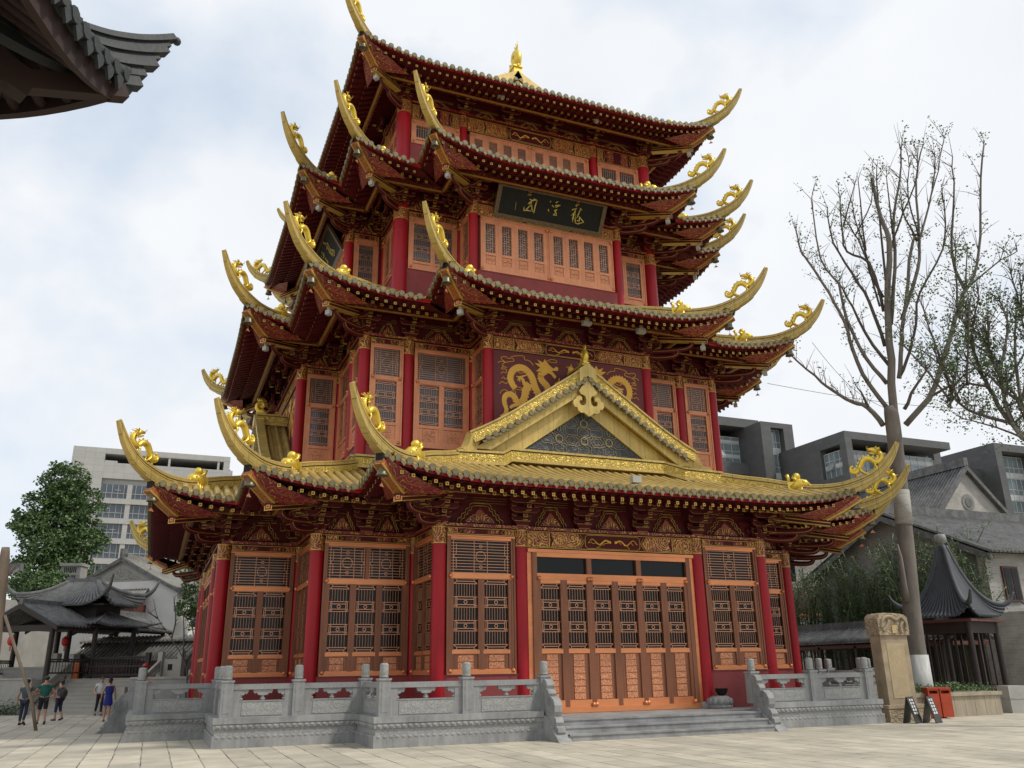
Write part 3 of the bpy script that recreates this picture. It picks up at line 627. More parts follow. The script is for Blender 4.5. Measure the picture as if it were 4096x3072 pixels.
# crowning hip-and-gable roof
tp=MB()
for k in range(4):
    T=RZ(-PI/2*k)
    n=12
    vs=[];
    for b in range(6):
        u=b/5; yy=-(4.62-u*(.0 if k%2==0 else 4.62)); hw=4.62 if k%2==0 else 4.62
        if k%2==0: continue
        vs+=[(-4.62,yy,27.40+2.15*(.75*u+.25*u*u)),(4.62,yy,27.40+2.15*(.75*u+.25*u*u))]
    if vs: tp.add(vs,[(2*b,2*b+1,2*b+3,2*b+2) for b in range(5)],TILE,True,T)
    if k%2==1:
        for a in range(-13,14):
            x=a*.332; tp.tube([(x,-(4.62-4.62*u),27.42+2.15*(.75*u+.25*u*u)) for u in (0,.25,.5,.75,1)],.1,TILE,6,T)
    else:
        tp.prism([(-4.5,27.2),(4.5,27.2),(0,29.5)],-4.3,-4.2,SLATE,T)
        for sx in (-1,1):
            pts=[(sx*4.62*(1-u),-4.68,27.72+2.2*(.75*u+.25*u*u)) for u in (0,.2,.4,.6,.8,1)]
            tp.sweep(pts,lambda i,u:rect(.34,-.46,0),RIDGE,T); tp.prism([(sx*x,z_) for x,z_ in ((0,29.45),(4.4,27.35),(3.7,27.35),(0,29.1))],-4.62,-4.52,RIDGE,T)
            for a in range(15):
                x=.15+a*.28; u=1-x/4.62; tp.cyl(.1,0,.2,TEND,10,T=T@TR(sx*x,-4.7,27.25+2.2*(.75*u+.25*u*u))@Matrix.Rotation(PI/2,4,'X'))
        half=[(0,29.3),(.2,29.1),(.3,28.95),(.14,28.85),(.2,28.68),(.36,28.75),(.5,28.7),(.55,28.55),(.4,28.4),(.2,28.36),(0,28.25)]
        tp.prism(half+[(-x,z_) for x,z_ in half[1:-1]][::-1],-4.85,-4.78,GILT,T)
band(tp,[(0,-4.75,29.98),(0,4.75,29.98)],.32,.5)
put('gable_roof',tp,ROOFS[3])
for sg in (-1,1):
    o=put('ridge_finial',FIN,ROOFS[3],M=TR(0,sg*4.6,30.1)@RZ(sg*PI/2)@Matrix.Scale(1.35,4))

# ---------------- brackets (dougong) and the ornamented panels between them
def bracket_mesh(nt,th):
    m=MB(); m.prism([(-.2,0),(.2,0),(.26,.16),(-.26,.16)],-.24,.1,DRED)
    m.bx(-.27,.27,-.252,-.24,.145,.165,GOLDB); m.bx(-.2,.2,-.245,-.23,0,.016,GOLDB)
    for i in range(nt):
        z0=.16+i*th; out=.18+.31*(i+1); hw=.34+.14*min(i,2)
        # outward arm with a curled, gold edged tip
        P=[(0,z0),(out-.16,z0),(out-.05,z0+.03),(out,z0+.10),(out,z0+th*.62),(0,z0+th*.62)]
        m.prism([(-a,b) for a,b in P],-.065,.065,DRED,RZ(PI/2)@Matrix.Diagonal((-1,1,1,1)))
        m.bx(-.075,.075,-out-.012,-out,z0+.07,z0+th*.66,GOLDB); m.bx(-.05,.05,-out-.018,-out-.01,z0+.10,z0+th*.6,DRED)
        m.bx(-.075,.075,-out,-out+.16,z0-.012,z0+.008,GOLDB)
        # cap block
        m.bx(-.10,.10,-out-.02,-out+.16,z0+th*.66,z0+th*1.02,DRED); m.bx(-.105,.105,-out-.03,-out-.02,z0+th*.9,z0+th*.98,GOLDB)
        # lateral arm
        yb=-(.1+.31*i)
        P=[(-hw,z0+.11),(-hw+.05,z0+.02),(-hw+.14,z0-.02),(hw-.14,z0-.02),(hw-.05,z0+.02),(hw,z0+.11),(hw,z0+th*.62),(-hw,z0+th*.62)]
        m.prism(P,yb-.06,yb+.05,DRED)
        m.tube([(x,yb-.065,z_) for x,z_ in P[:6]],.007,GOLDB,4)
        for x in (-hw+.09,hw-.09):
            m.prism([(x-.07,z0+th*.64),(x+.07,z0+th*.64),(x+.09,z0+th*.98),(x-.09,z0+th*.98)],yb-.09,yb+.06,DRED)
            m.tube([(x-.085,yb-.095,z0+th*.95),(x-.07,yb-.095,z0+th*.66),(x+.07,yb-.095,z0+th*.66),(x+.085,yb-.095,z0+th*.95)],.009,GOLDB,4)
    return m.mesh('bracket')
def panel_mesh(wd,h):
    m=MB(); n=4; b=wd/2
    if b<.25: return None
    st=[]; x=b*.92
    for i in range(n):
        z0=.03+h*.8*i/n; st+=[(x,z0),(x-.02,z0+h*.8/n*.75)]; x-=b*.16
    out=st+[(x,.03+h*.8)]
    for k in (1,.84):
        m.tube([(-q*k,-.012,z_*(1 if k==1 else .88)) for q,z_ in out],.012,GOLD,4); m.tube([(q*k,-.012,z_*(1 if k==1 else .88)) for q,z_ in out],.012,GOLD,4)
        m.tube([(-out[-1][0]*k,-.012,out[-1][1]*(1 if k==1 else .88)),(out[-1][0]*k,-.012,out[-1][1]*(1 if k==1 else .88))],.012,GOLD,4)
    c=b*.62; m.prism([(-c,.05),(c,.05),(c*.7,h*.28),(c*.35,h*.42),(0,h*.68),(-c*.35,h*.42),(-c*.7,h*.28)],-.008,.004,BEAM)
    for q in range(3): m.bx(-b*1.05,b*1.05,-.01,.0,h*(.86+.1*q),h*(.86+.1*q)+.010,GOLDB)
    return m.mesh('ornamented_panel')
BR=[bracket_mesh(4,.245),bracket_mesh(3,.255),bracket_mesh(3,.22),bracket_mesh(2,.22)]
ROWS=[[(A3,[-A1,-A0,-1.09,1.09,A0,A1]),(A2,[-A2,-(A1+A2)/2-.1,-A1-.25]),(A2,[A1+.25,(A1+A2)/2+.1,A2]),(A1,[-A3,-A2-.25]),(A1,[A2+.25,A3])],
      [(B3,[-B1,-1.12,1.12,B1]),(B2,[-B2,-BM,-B1-.25]),(B2,[B1+.25,BM,B2]),(B1,[-B3,-B2-.25]),(B1,[B2+.25,B3])],
      [(C3,[-C1,-1.12,1.12,C1]),(C2,[-C2,-(C1+C2)/2,-C1-.25]),(C2,[C1+.25,(C1+C2)/2,C2]),(C1,[-C3,-C2-.25]),(C1,[C2+.25,C3])],
      [(C2,[-C2,-D1,-1.09,1.09,D1,C2])]]
PC={}
for i,L in enumerate(LV):
    for k in (0,1,3):
        for q,xs in ROWS[i]:
            for x in xs:
                T=RZ(-PI/2*k)@TR(x,-q,L['plate']); put('bracket',BR[i],ROOFS[i],M=T)
            if k==3: continue
            for xa,xb in zip(xs,xs[1:]):
                wd=round(xb-xa-1.0 if abs(xb-xa)>1.6 else xb-xa-.62,2); key=(wd,i)
                if key not in PC: PC[key]=panel_mesh(wd,(.78,.62,.55,.42)[i])
                if PC[key]: put('ornamented_panel',PC[key],ROOFS[i],M=RZ(-PI/2*k)@TR((xa+xb)/2,-q-.0,L['plate']+.02))
# diagonal brackets at the convex corners
for i,L in enumerate(LV):
    for sx,sy in QUAD[:3]:
        for p,q in L['cs']:
            put('bracket',BR[i],ROOFS[i],M=TR(sx*p,sy*q,L['plate'])@RZ(math.atan2(sy,sx)+PI/2)@Matrix.Diagonal((1.1,1.36,1,1)))

# ---------------- columns
def column_mesh(r,z0,z1,base=False):
    m=MB(); m.cyl(r,z0,z1,RED,20)
    if base: m.lathe([(r+.14,z0),(r+.17,z0+.08),(r+.12,z0+.17),(r,z0+.2)],STONE,18)
    return m.mesh('column')
def bandm(r,z0,z1):
    m=MB(); m.cyl(r+.008,z0,z1,BEAMF,20)
    for z_ in (z0,z1-.03): m.cyl(r+.016,z_,z_+.03,GOLD,20)
    return m.mesh('painted_band')
FL=[(.215,.48,5.95,5.42,5.94),(.205,8.2,13.56,13.02,13.54),(.19,15.4,20.1,19.60,20.10),(.18,22.0,25.5,24.89,25.46)]
def colset(P,r,z0,z1,b0,b1,base=False):
    cm=column_mesh(r,z0,z1,base); bm_=bandm(r,b0,b1)
    for x,y in P:
        o=put('column',cm,pag,(x,y,0)); put('painted_band',bm_,o)
def sym(L_):
    s_=set()
    for p,q in L_:
        for a in (1,-1):
            for b in (1,-1): s_.add((a*p,b*q)); s_.add((a*q,b*p))
    return sorted(s_)
colset(sym([(A1,A3),(A2,A2),(A1,A2),(A0,A3)]),*FL[0],base=True)
colset(sym([(B1,B3),(B2,B2),(B1,B2),(BM,B2)]),*FL[1])
colset(sym([(C1,C3),(C1,C2)]),*FL[2])
colset(sym([(C2,C2)]),.31,15.4,25.5,24.89,25.46); bm_=bandm(.31,19.6,20.1)
for x,y in sym([(C2,C2)]): put('painted_band',bm_,pag,(x,y,0))
colset(sym([(D1,C2)]),*FL[3])

# ---------------- walls
for i,(cs,z0,z1) in enumerate(((LV[0]['cs'],.47,7.6),(LV[1]['cs'],7.5,14.9),(LV[2]['cs'],14.8,21.3),(LV[3]['cs'],21.2,26.9))):
    m=MB()
    for a,(p,q) in enumerate(cs): m.bx(-(p-.13+.003*a),p-.13+.003*a,-(q-.13),q-.13,z0+.01*a,z1-.01*a,WRED)
    sill={0:1.60,1:9.42,2:17.02,3:23.46}[i]
    for k in range(4):
        T=RZ(-PI/2*k)
        for a,(p,q) in enumerate(cs):
            xs=[(-p,p)] if a==0 else [(cs[a-1][0],p),(-p,-cs[a-1][0])]
            if i==0 and a==0 : xs=[(-A1,-A0),(A0,A1)]
            for xa,xb in xs:
                s_=sill if not (i==2 and a>0) else 17.40
                if i==1 and a==0: s_=9.0
                m.bx(xa+.1,xb-.1,-(q+.10),-(q-.12),z0+.02,s_,WRED,T)
                m.bx(xa+.08,xb-.08,-(q+.115),-(q-.12),s_,s_+.035,WRED,T)
    put('wall',m,pag)

# ---------------- painted lintels
def lintel(wd,h,grand=False):
    m=MB(); m.bx(-wd/2,wd/2,-.10,.1,0,h,DRED); y=-.105
    for z_ in (.012,h-.03): m.bx(-wd/2,wd/2,y-.004,y+.004,z_,z_+.018,GOLD)
    if grand:
        u=wd/2; z0,z1=.045,h-.045
        for sx in (-1,1):
            for a,b in ((.90,.985),(.76,.885),): m.bx(sx*u*a,sx*u*b,y-.002,y+.004,z0,z1,BEAMF)
            for a in (.892,.992,.75,.745): m.bx(sx*u*a-.009,sx*u*a+.009,y-.006,y+.004,z0,z1,GOLD)
            m.prism([(sx*u*.73,z0),(sx*u*.42,z0),(sx*u*.37,h/2),(sx*u*.42,z1),(sx*u*.73,z1),(sx*u*.70,h/2)],y-.004,y+.004,BEAMF)
            for dx in (.36,.34,.735): m.tube([(sx*u*(dx+.05),y-.004,z0),(sx*u*dx,y-.004,h/2),(sx*u*(dx+.05),y-.004,z1)],.012,GOLD,4)
            d=[(sx*u*(.04+.26*q/16),y-.012,h*(.5+.17*math.sin(q*.62)*(.6+q/32))) for q in range(17)]
            m.tube(d,[.038-.0019*q for q in range(17)],MGOLD,6,flat=.5)
            for q in range(2,16,3): m.tube([d[q],(d[q][0]+.05,y-.012,d[q][2]-.08),(d[q][0]+.1*sx,y-.012,d[q][2]-.1)],.012,MGOLD,4)
            m.ball((sx*u*.035,y-.01,h*.52),.055,MGOLD,8,sy=.4)
        pts=[(.30,.1),(.33,.22),(.33,.78),(.30,.9),(-.30,.9),(-.33,.78),(-.33,.22),(-.30,.1),(.30,.1)]
        m.tube([(u*a,y-.005,h*b) for a,b in pts],.013,GOLD,4)
    else:
        for sx in (-1,1):
            m.bx(sx*wd*.36,sx*wd*.47,y-.002,y+.004,.045,h-.045,BEAMF); m.bx(sx*wd*.09,sx*wd*.26,y-.002,y+.004,.06,h-.06,BEAM)
            for a in (.48,.35): m.bx(sx*wd*a-.008,sx*wd*a+.008,y-.006,y+.004,.03,h-.03,GOLD)
            m.tube([(sx*wd*.33,y-.004,.04),(sx*wd*.29,y-.004,h/2),(sx*wd*.33,y-.004,h-.04)],.01,GOLD,4)
    return m
def lint(k,x0,x1,q,z0,z1,grand=False):
    put('painted_lintel',lintel(x1-x0,z1-z0,grand),pag,M=RZ(-PI/2*k)@TR((x0+x1)/2,-q,z0))

# ---------------- windows and doors
def bars(m,segs,w_=.015,y0=-.02,mt=COPL):
    for (xa,za),(xb,zb_) in segs:
        dx,dz=xb-xa,zb_-za; l=math.hypot(dx,dz)
        if l<1e-4: continue
        nx,nz=-dz/l*w_/2,dx/l*w_/2
        m.prism([(xa+nx,za+nz),(xa-nx,za-nz),(xb-nx,zb_-nz),(xb+nx,zb_+nz)],y0-.02,y0,mt)
def lat_slat(m,x0,x1,z0,z1,w_=.016):
    S=[];V=[];w2=x1-x0;h=z1-z0; H=lambda z_,a=0.,b=1.:S.append(((x0+w2*a,z_),(x0+w2*b,z_))); c=.14*w2
    bandh=min(.30,h*.16); nb=2; eh=min(.14,h*.08); sl=(h-2*eh-nb*bandh)/(nb+1); zz=z0
    def endband(za,zb_,flip):
        H(za);H(zb_);zi=(za+zb_)/2
        S.append(((x0+c,za if flip else zb_),(x0+c,zi)));S.append(((x1-c,za if flip else zb_),(x1-c,zi)));H(zi,.14,.86)
        S.append(((x0,zb_ if flip else za),(x0+c,zi)));S.append(((x1,zb_ if flip else za),(x1-c,zi)))
    def mid(za,zb_):
        H(za);H(zb_);d=(zb_-za)*.24;H(za+d,.12,.88);H(zb_-d,.12,.88)
        for xx,sg in ((x0,1),(x1,-1)):
            S.append(((xx+sg*c,za+d),(xx+sg*c,zb_-d)));S.append(((xx,za+d*.6),(xx+sg*c,za+d*1.6-d*.6)));S.append(((xx+sg*c*.5,za),(xx+sg*c*1.3,za+d)));S.append(((xx+sg*c*.5,zb_),(xx+sg*c*1.3,zb_-d)));S.append(((xx+sg*c*.5,za+d*.5),(xx+sg*c*.5,zb_-d*.5)))
        cx,cz,r=(x0+x1)/2,(za+zb_)/2,(zb_-za)*.17
        for q in range(8): a,b=2*PI*q/8,2*PI*(q+1)/8; S.append(((cx+r*math.cos(a),cz+r*math.sin(a)),(cx+r*math.cos(b),cz+r*math.sin(b))))
    def slats(za,zb_):
        n=max(5,int(w2/.085))
        for q in range(1,n): V.append(((x0+w2*q/n,za),(x0+w2*q/n,zb_)))
    endband(zz,zz+eh,True);zz+=eh
    for b in range(nb+1):
        slats(zz,zz+sl);zz+=sl
        if b<nb: mid(zz,zz+bandh);zz+=bandh
    endband(zz,z1,False); bars(m,S,w_*1.2); bars(m,V,w_*.55)
def lat_trans(m,x0,x1,z0,z1,w_=.016):
    S=[];h=z1-z0;w2=x1-x0;n=max(6,int(h/.085));c=min(.16,w2*.12)
    for q in range(n+1): zz=z0+h*q/n; S.append(((x0,zz),(x1,zz)))
    for xx,sg in ((x0,1),(x1,-1)):
        for zc in (z0,(z0+z1)/2,z1):
            pass
        S.append(((xx+sg*c*.4,z0),(xx+sg*c*.4,z1)));S.append(((xx+sg*c,z0+h*.12),(xx+sg*c,z0+h*.42)));S.append(((xx+sg*c,z0+h*.58),(xx+sg*c,z1-h*.12)))
        S.append(((xx+sg*c,z0+h*.42),(xx+sg*c*.4,z0+h*.5)));S.append(((xx+sg*c,z0+h*.58),(xx+sg*c*.4,z0+h*.5)))
    for a in range(max(1,round(w2/1.3))):
        cx=x0+w2*(a+.5)/max(1,round(w2/1.3)); r=h*.17
        P=[(cx+r*math.cos(PI/8+PI/4*q),(z0+z1)/2+r*math.sin(PI/8+PI/4*q)) for q in range(9)]
        S+=list(zip(P,P[1:]))
        for sg in (-1,1):
            S.append(((cx+sg*r*1.3,z0),(cx+sg*r*1.3,z1)))
            Q=[(cx+.05*math.cos(2*PI*q/6),(z0+z1)/2+sg*h*.32+.05*math.sin(2*PI*q/6)) for q in range(7)];S+=list(zip(Q,Q[1:]))
    bars(m,S,w_)
def lat_grid(m,x0,x1,z0,z1,w_=.018):
    S=[];w2=x1-x0;h=z1-z0;nx=4;nz=max(4,int(h/.11))
    for q in range(nx+1): S.append(((x0+w2*q/nx,z0),(x0+w2*q/nx,z1)))
    for q in range(nz+1):
        zz=z0+h*q/nz; a,b=((0,1),(0,.5),(.25,.75),(.5,1))[q%4]; S.append(((x0+w2*a,zz),(x0+w2*b,zz)))
        if q<nz and q%4==1: S.append(((x0+w2*.25,zz),(x0+w2*.75,zz+h/nz)))
    S+=[((x0,z0),(x1,z0)),((x0,z1),(x1,z1))]; bars(m,S,w_)
def lat_vert(m,x0,x1,z0,z1,w_=.018):
    S=[((x0,z0),(x1,z0)),((x0,z1),(x1,z1)),((x0,z1-.12),(x1,z1-.12))]
    for q in range(8): S.append(((x0+(x1-x0)*q/7,z0),(x0+(x1-x0)*q/7,z1)))
    bars(m,S,w_)
WC={}
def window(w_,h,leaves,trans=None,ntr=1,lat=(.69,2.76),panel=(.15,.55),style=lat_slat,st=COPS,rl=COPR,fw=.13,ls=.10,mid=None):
    key=(w_,h,leaves,trans,ntr,lat,style.__name__,st.name)
    if key in WC: return WC[key]
    f=MB();l=MB();p=MB();c=f;hw=w_/2;GL=GLASSU if st is COPU else GLASS
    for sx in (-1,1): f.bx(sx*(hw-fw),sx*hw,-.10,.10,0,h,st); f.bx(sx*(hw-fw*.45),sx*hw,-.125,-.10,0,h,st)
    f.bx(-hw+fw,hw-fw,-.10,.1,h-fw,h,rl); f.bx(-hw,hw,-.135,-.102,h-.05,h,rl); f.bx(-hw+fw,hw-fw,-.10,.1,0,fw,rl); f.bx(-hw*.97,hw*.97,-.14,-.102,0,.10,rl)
    ztop=h-fw
    if trans:
        ztop=trans; f.bx(-hw+fw,hw-fw,-.11,.1,trans,trans+.16,rl)
        tw=(w_-2*fw)/ntr
        for q in range(ntr):
            xa=-hw+fw+tw*q
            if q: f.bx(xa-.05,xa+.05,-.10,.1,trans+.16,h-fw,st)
            p.bx(xa,xa+tw,0,.03,trans+.16,h-fw,GL); lat_trans(l,xa+.03,xa+tw-.03,trans+.18,h-fw-.02)
    lw=(w_-2*fw)/leaves
    for q in range(leaves):
        xa=-hw+fw+lw*q;xb=xa+lw
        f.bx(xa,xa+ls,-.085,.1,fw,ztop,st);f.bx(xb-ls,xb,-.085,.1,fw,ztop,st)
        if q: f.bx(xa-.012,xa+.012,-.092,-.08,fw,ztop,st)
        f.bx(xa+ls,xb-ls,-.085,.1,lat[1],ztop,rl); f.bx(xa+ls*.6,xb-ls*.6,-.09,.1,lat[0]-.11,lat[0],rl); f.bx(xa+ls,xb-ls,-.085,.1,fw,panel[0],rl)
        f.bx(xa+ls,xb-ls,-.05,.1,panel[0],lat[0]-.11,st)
        if panel[1]>panel[0]:
            n=max(1,round((panel[1]-panel[0])/.2)); ph=(panel[1]-panel[0])/n
            for b in range(n): c.bx(xa+lw*.25,xb-lw*.25,-.07,-.05,panel[0]+ph*b+.012,panel[0]+ph*(b+1)-.012,COPP)
        p.bx(xa+ls,xb-ls,0,.03,lat[0],lat[1],GL); style(l,xa+ls+.01,xb-ls-.01,lat[0]+.01,lat[1]-.01)
    for sx in (-1,1):
        for z_ in (.10,(trans+.08) if trans else h-.12): f.ball((sx*(hw-fw*.9),-.15,z_),.065,COPR,8)
    r=(f.mesh('window'),p.mesh('pane'),l.mesh('lattice'),None); WC[key]=r; return r
def win(k,xc,q,z0,*a,**kw):
    M=window(*a,**kw); o=put('window',M[0],pag,M=RZ(-PI/2*k)@TR(xc,-q,z0)); put('pane',M[1],o); put('lattice',M[2],o)
    if M[3]: put('relief_panel',M[3],o)
def door(k):
    f=MB();h=4.90;hw=2.92;z0=.49
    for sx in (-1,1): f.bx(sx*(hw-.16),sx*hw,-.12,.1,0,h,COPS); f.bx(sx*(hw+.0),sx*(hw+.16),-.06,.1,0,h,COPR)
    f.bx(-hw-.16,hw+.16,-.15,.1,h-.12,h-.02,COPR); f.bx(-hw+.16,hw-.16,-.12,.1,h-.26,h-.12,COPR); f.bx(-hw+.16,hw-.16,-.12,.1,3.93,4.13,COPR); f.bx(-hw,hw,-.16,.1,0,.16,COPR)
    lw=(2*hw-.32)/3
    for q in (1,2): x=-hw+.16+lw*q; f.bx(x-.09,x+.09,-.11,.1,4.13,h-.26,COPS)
    o=put('door',f,pag,M=RZ(-PI/2*k)@TR(0,-A3,z0))
    p=MB(); p.bx(-hw+.16,hw-.16,0,.03,4.13,h-.26,GLASS); put('transom_pane',p,o)
    f=MB();l=MB();pn=MB();c=f; w_=lw/2; xa,xb=-w_/2,w_/2; ls=.12
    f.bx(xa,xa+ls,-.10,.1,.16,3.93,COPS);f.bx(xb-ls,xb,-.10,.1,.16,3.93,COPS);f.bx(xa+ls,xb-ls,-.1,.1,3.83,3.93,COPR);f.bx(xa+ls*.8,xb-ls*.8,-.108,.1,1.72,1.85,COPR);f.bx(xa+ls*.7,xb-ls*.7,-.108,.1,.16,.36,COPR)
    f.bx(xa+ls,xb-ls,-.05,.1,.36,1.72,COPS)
    for b in range(7): c.bx(-.19,.19,-.075,-.05,.38+b*.19,.38+b*.19+.172,COPP)
    for z_ in (.22,3.98): f.ball((xa+.05,-.15,z_),.07,COPR,8)
    pn.bx(xa+ls,xb-ls,0,.03,1.85,3.83,GLASS); lat_slat(l,xa+ls+.01,xb-ls-.01,1.86,3.82)
    ms=(f.mesh('door_leaf'),pn.mesh('pane'),l.mesh('lattice'))
    for q in range(6):
        T=RZ(-PI/2*k)@TR(-hw+.16+w_*(q+.5),-A3,z0)
        if q%2: T=T@Matrix.Diagonal((-1,1,1,1))
        d=put('door_leaf',ms[0],pag,M=T)
        for n_,e in zip(('pane','lattice'),ms[1:]): put(n_,e,d)
for k in (0,1):
    door(k); w2=round(A1-A0-.45,2); w3=round(A2-A1-.45,2); w4=round(A3-A2-.44,2)
    for sx in (-1,1):
        win(k,sx*(A0+A1)/2,A3,1.64,w2,4.07,2,2.76); win(k,sx*(A1+A2)/2,A2,1.64,w3,4.07,3,2.76,2); win(k,sx*(A2+A3)/2,A1,1.64,w4,4.07,2,2.76)
        lint(k,*sorted((sx*(A0+.21),sx*(A1-.21))),A3,5.72,5.945); lint(k,*sorted((sx*(A1+.21),sx*(A2-.21))),A2,5.72,5.945); lint(k,*sorted((sx*(A2+.21),sx*(A3-.21))),A1,5.72,5.945)
        kw=dict(lat=(.86,2.44),panel=(.25,.68),st=COPU,rl=COPU)
        win(k,sx*(BM+B2)/2,B2,9.46,round(B2-BM-.43,2),3.82,1,2.46,**kw); win(k,sx*(B1+BM)/2,B2,9.46,round(BM-B1-.43,2),3.82,2,2.46,**kw); win(k,sx*(B2+B3)/2,B1,9.46,round(B3-B2-.42,2),3.82,1,2.46,**kw)
        lint(k,*sorted((sx*(BM+.2),sx*(B2-.2))),B2,13.29,13.55); lint(k,*sorted((sx*(B1+.2),sx*(BM-.2))),B2,13.29,13.55); lint(k,*sorted((sx*(B2+.2),sx*(B3-.2))),B1,13.29,13.55)
        kw=dict(lat=(.42,2.16),panel=(.2,.2),st=COPU,rl=COPU)
        win(k,sx*((C1+C2)/2-.07),C2,17.43,round(C2-C1-.52,2),2.40,2,**kw); win(k,sx*((C2+C3)/2+.06),C1,17.43,round(C3-C2-.52,2),2.40,1,**kw)
        lint(k,*sorted((sx*(C1+.19),sx*(C2-.31))),C2,19.84,20.1); lint(k,*sorted((sx*(C2+.31),sx*(C3-.19))),C1,19.84,20.1)
        win(k,sx*((D1+C2)/2-.06),C2,23.48,round(C2-D1-.51,2),1.22,2,lat=(.36,.97),panel=(.2,.2),style=lat_vert,st=COPU,rl=COPU)
        lint(k,*sorted((sx*(D1+.18),sx*(C2-.31))),C2,24.74,25.49)
        win(k,sx*1.545,C3,17.06,3.07,2.47,4,lat=(.86,2.20),panel=(.34,.74),style=lat_grid,st=COPU,rl=COPU,fw=.08,ls=.15)
        win(k,sx*1.50,C2,23.48,2.98,1.22,4,lat=(.36,.97),panel=(.2,.2),style=lat_vert,st=COPU,rl=COPU,fw=.08,ls=.16)
    lint(k,-A0+.2,A0-.2,A3,5.40,5.945,True); lint(k,-B1+.2,B1-.2,B3,13.04,13.56,True); lint(k,-C1+.18,C1-.18,C3,19.55,20.1,True); lint(k,-D1+.18,D1-.18,C2,24.76,25.49,True)
    # mural of two dragons
    m=MB(); m.bx(-B1+.2,B1-.2,-.05,.05,9.0,13.04,MURAL); mu=put('mural',m,pag,M=RZ(-PI/2*k)@TR(0,-B3,0))
    for sx in (1,-1):
        d=MB(); ylev=[-.056]
        def rib(P,rs,spk=True):
            ylev[0]-=.0022; y=ylev[0]
            path=smooth_path([(sx*x,y,z_) for x,z_ in P],5); n=len(path); rr=[rs[0]+(rs[-1]-rs[0])*i/n if len(rs)==2 else rs[min(len(rs)-1,i*len(rs)//n)] for i in range(n)]
            vs=[];
            for i,p_ in enumerate(path):
                t=(path[min(i+1,n-1)]-path[max(i-1,0)]).normalized(); nn=Vector((-t.z,0,t.x)); e=1.5 if (i%2 and spk) else 1.
                vs+=[p_+nn*rr[i]*e*.95,p_-nn*rr[i]*.9]
            d.add([v for v in vs],[(2*i,2*i+1,2*i+3,2*i+2) for i in range(n-1)],MGOLD)
        rib([(-.96,11.6),(-1.0,11.83),(-1.15,11.98),(-1.25,12.12),(-1.22,12.28),(-1.06,12.40)],(.13,.12))
        rib([(-1.25,11.0),(-1.36,11.44),(-1.51,11.76),(-1.60,12.07),(-1.72,12.27),(-1.92,12.43),(-2.16,12.46),(-2.38,12.34),(-2.50,12.15),(-2.53,11.95),(-2.47,11.77),(-2.33,11.58)],(.14,.11))
        rib([(-1.75,11.85),(-1.92,11.56),(-1.97,11.30),(-2.1,11.09),(-2.27,11.12),(-2.38,11.31),(-2.59,11.36),(-2.76,11.22),(-2.77,10.98),(-2.70,10.76),(-2.74,10.57),(-2.91,10.44)],(.15,.06))
        H=[(-1.53,12.68),(-1.3,12.53),(-1.48,12.36),(-1.24,12.36),(-1.43,12.2),(-1.16,12.21),(-1.0,12.34),(-.85,12.3),(-.71,12.14),(-.63,12.24),(-.82,12.45),(-.57,12.48),(-.54,12.6),(-.63,12.65),(-.75,12.55),(-.93,12.67),(-1.1,12.90),(-1.18,12.74),(-1.41,12.84),(-1.3,12.68)]
        d.prism([(sx*a,b) for a,b in H],-.10,-.06,MGOLD)
        for P in ([(-1.94,11.77),(-2.02,11.99),(-2.14,12.06)],[(-2.16,11.02),(-2.45,10.9),(-2.54,10.81)]): rib(P,(.08,.05),False)
        for P in ([(-2.14,12.06),(-2.28,12.07)],[(-2.14,12.06),(-2.23,11.91)],[(-2.14,12.06),(-2.14,11.86)],[(-2.14,12.06),(-2.02,11.9)],[(-2.14,12.06),(-1.9,12.15),(-1.82,12.22)],[(-.7,11.95),(-.55,12.05),(-.5,12.2)],[(-.55,12.05),(-.4,12.02)],[(-.55,12.05),(-.45,11.9)]): rib(P,(.035,.015),False)
        for P in ([(-3.0,12.53),(-2.86,12.6),(-2.71,12.59),(-2.86,12.69),(-2.83,12.78),(-2.68,12.8),(-2.59,12.75),(-2.42,12.78),(-2.36,12.67),(-2.54,12.62),(-2.71,12.57),(-2.83,12.46),(-2.72,12.39)],[(-2.48,12.83),(-2.12,12.92),(-1.94,12.9),(-1.92,12.78),(-1.77,12.77),(-1.65,12.7),(-1.56,12.59)],[(-2.89,12.12),(-2.8,12.18),(-2.66,12.17),(-2.69,12.31),(-2.86,12.29),(-2.8,12.38),(-2.63,12.38)],[(-2.93,11.32),(-2.87,11.44),(-2.73,11.5),(-2.58,11.44),(-2.35,11.5),(-2.3,11.39)],[(-.99,12.84),(-.83,12.92),(-.62,12.92),(-.59,12.83),(-.78,12.81),(-.93,12.82)],[(-2.46,12.25),(-2.19,12.29),(-1.98,12.37),(-1.9,12.28),(-2.13,12.22),(-2.22,12.35)],[(-2.44,11.6),(-2.29,11.66),(-2.06,11.64),(-2.09,11.56),(-2.32,11.56)],[(-2.86,11.92),(-2.78,11.99),(-2.72,11.91),(-2.6,11.98),(-2.58,11.9)],[(-2.95,11.7),(-2.85,11.8),(-2.7,11.74),(-2.62,11.8)]):
            d.tube(smooth_path([(sx*x,-.055,z_) for x,z_ in P],3),.016,MGOLD,4)
        put('mural_dragon',d,mu)
    m=MB(); m.ball((0,-.07,12.62),.13,MGOLD,12,sy=.3)
    for q in range(5): m.tube([(.1*math.cos(q*1.25),-.07,12.62+.1*math.sin(q*1.25)),(.22*math.cos(q*1.25+.3),-.07,12.62+.24*math.sin(q*1.25+.3))],[.04,.01],MGOLD,5)
    put('mural_pearl',m,mu)

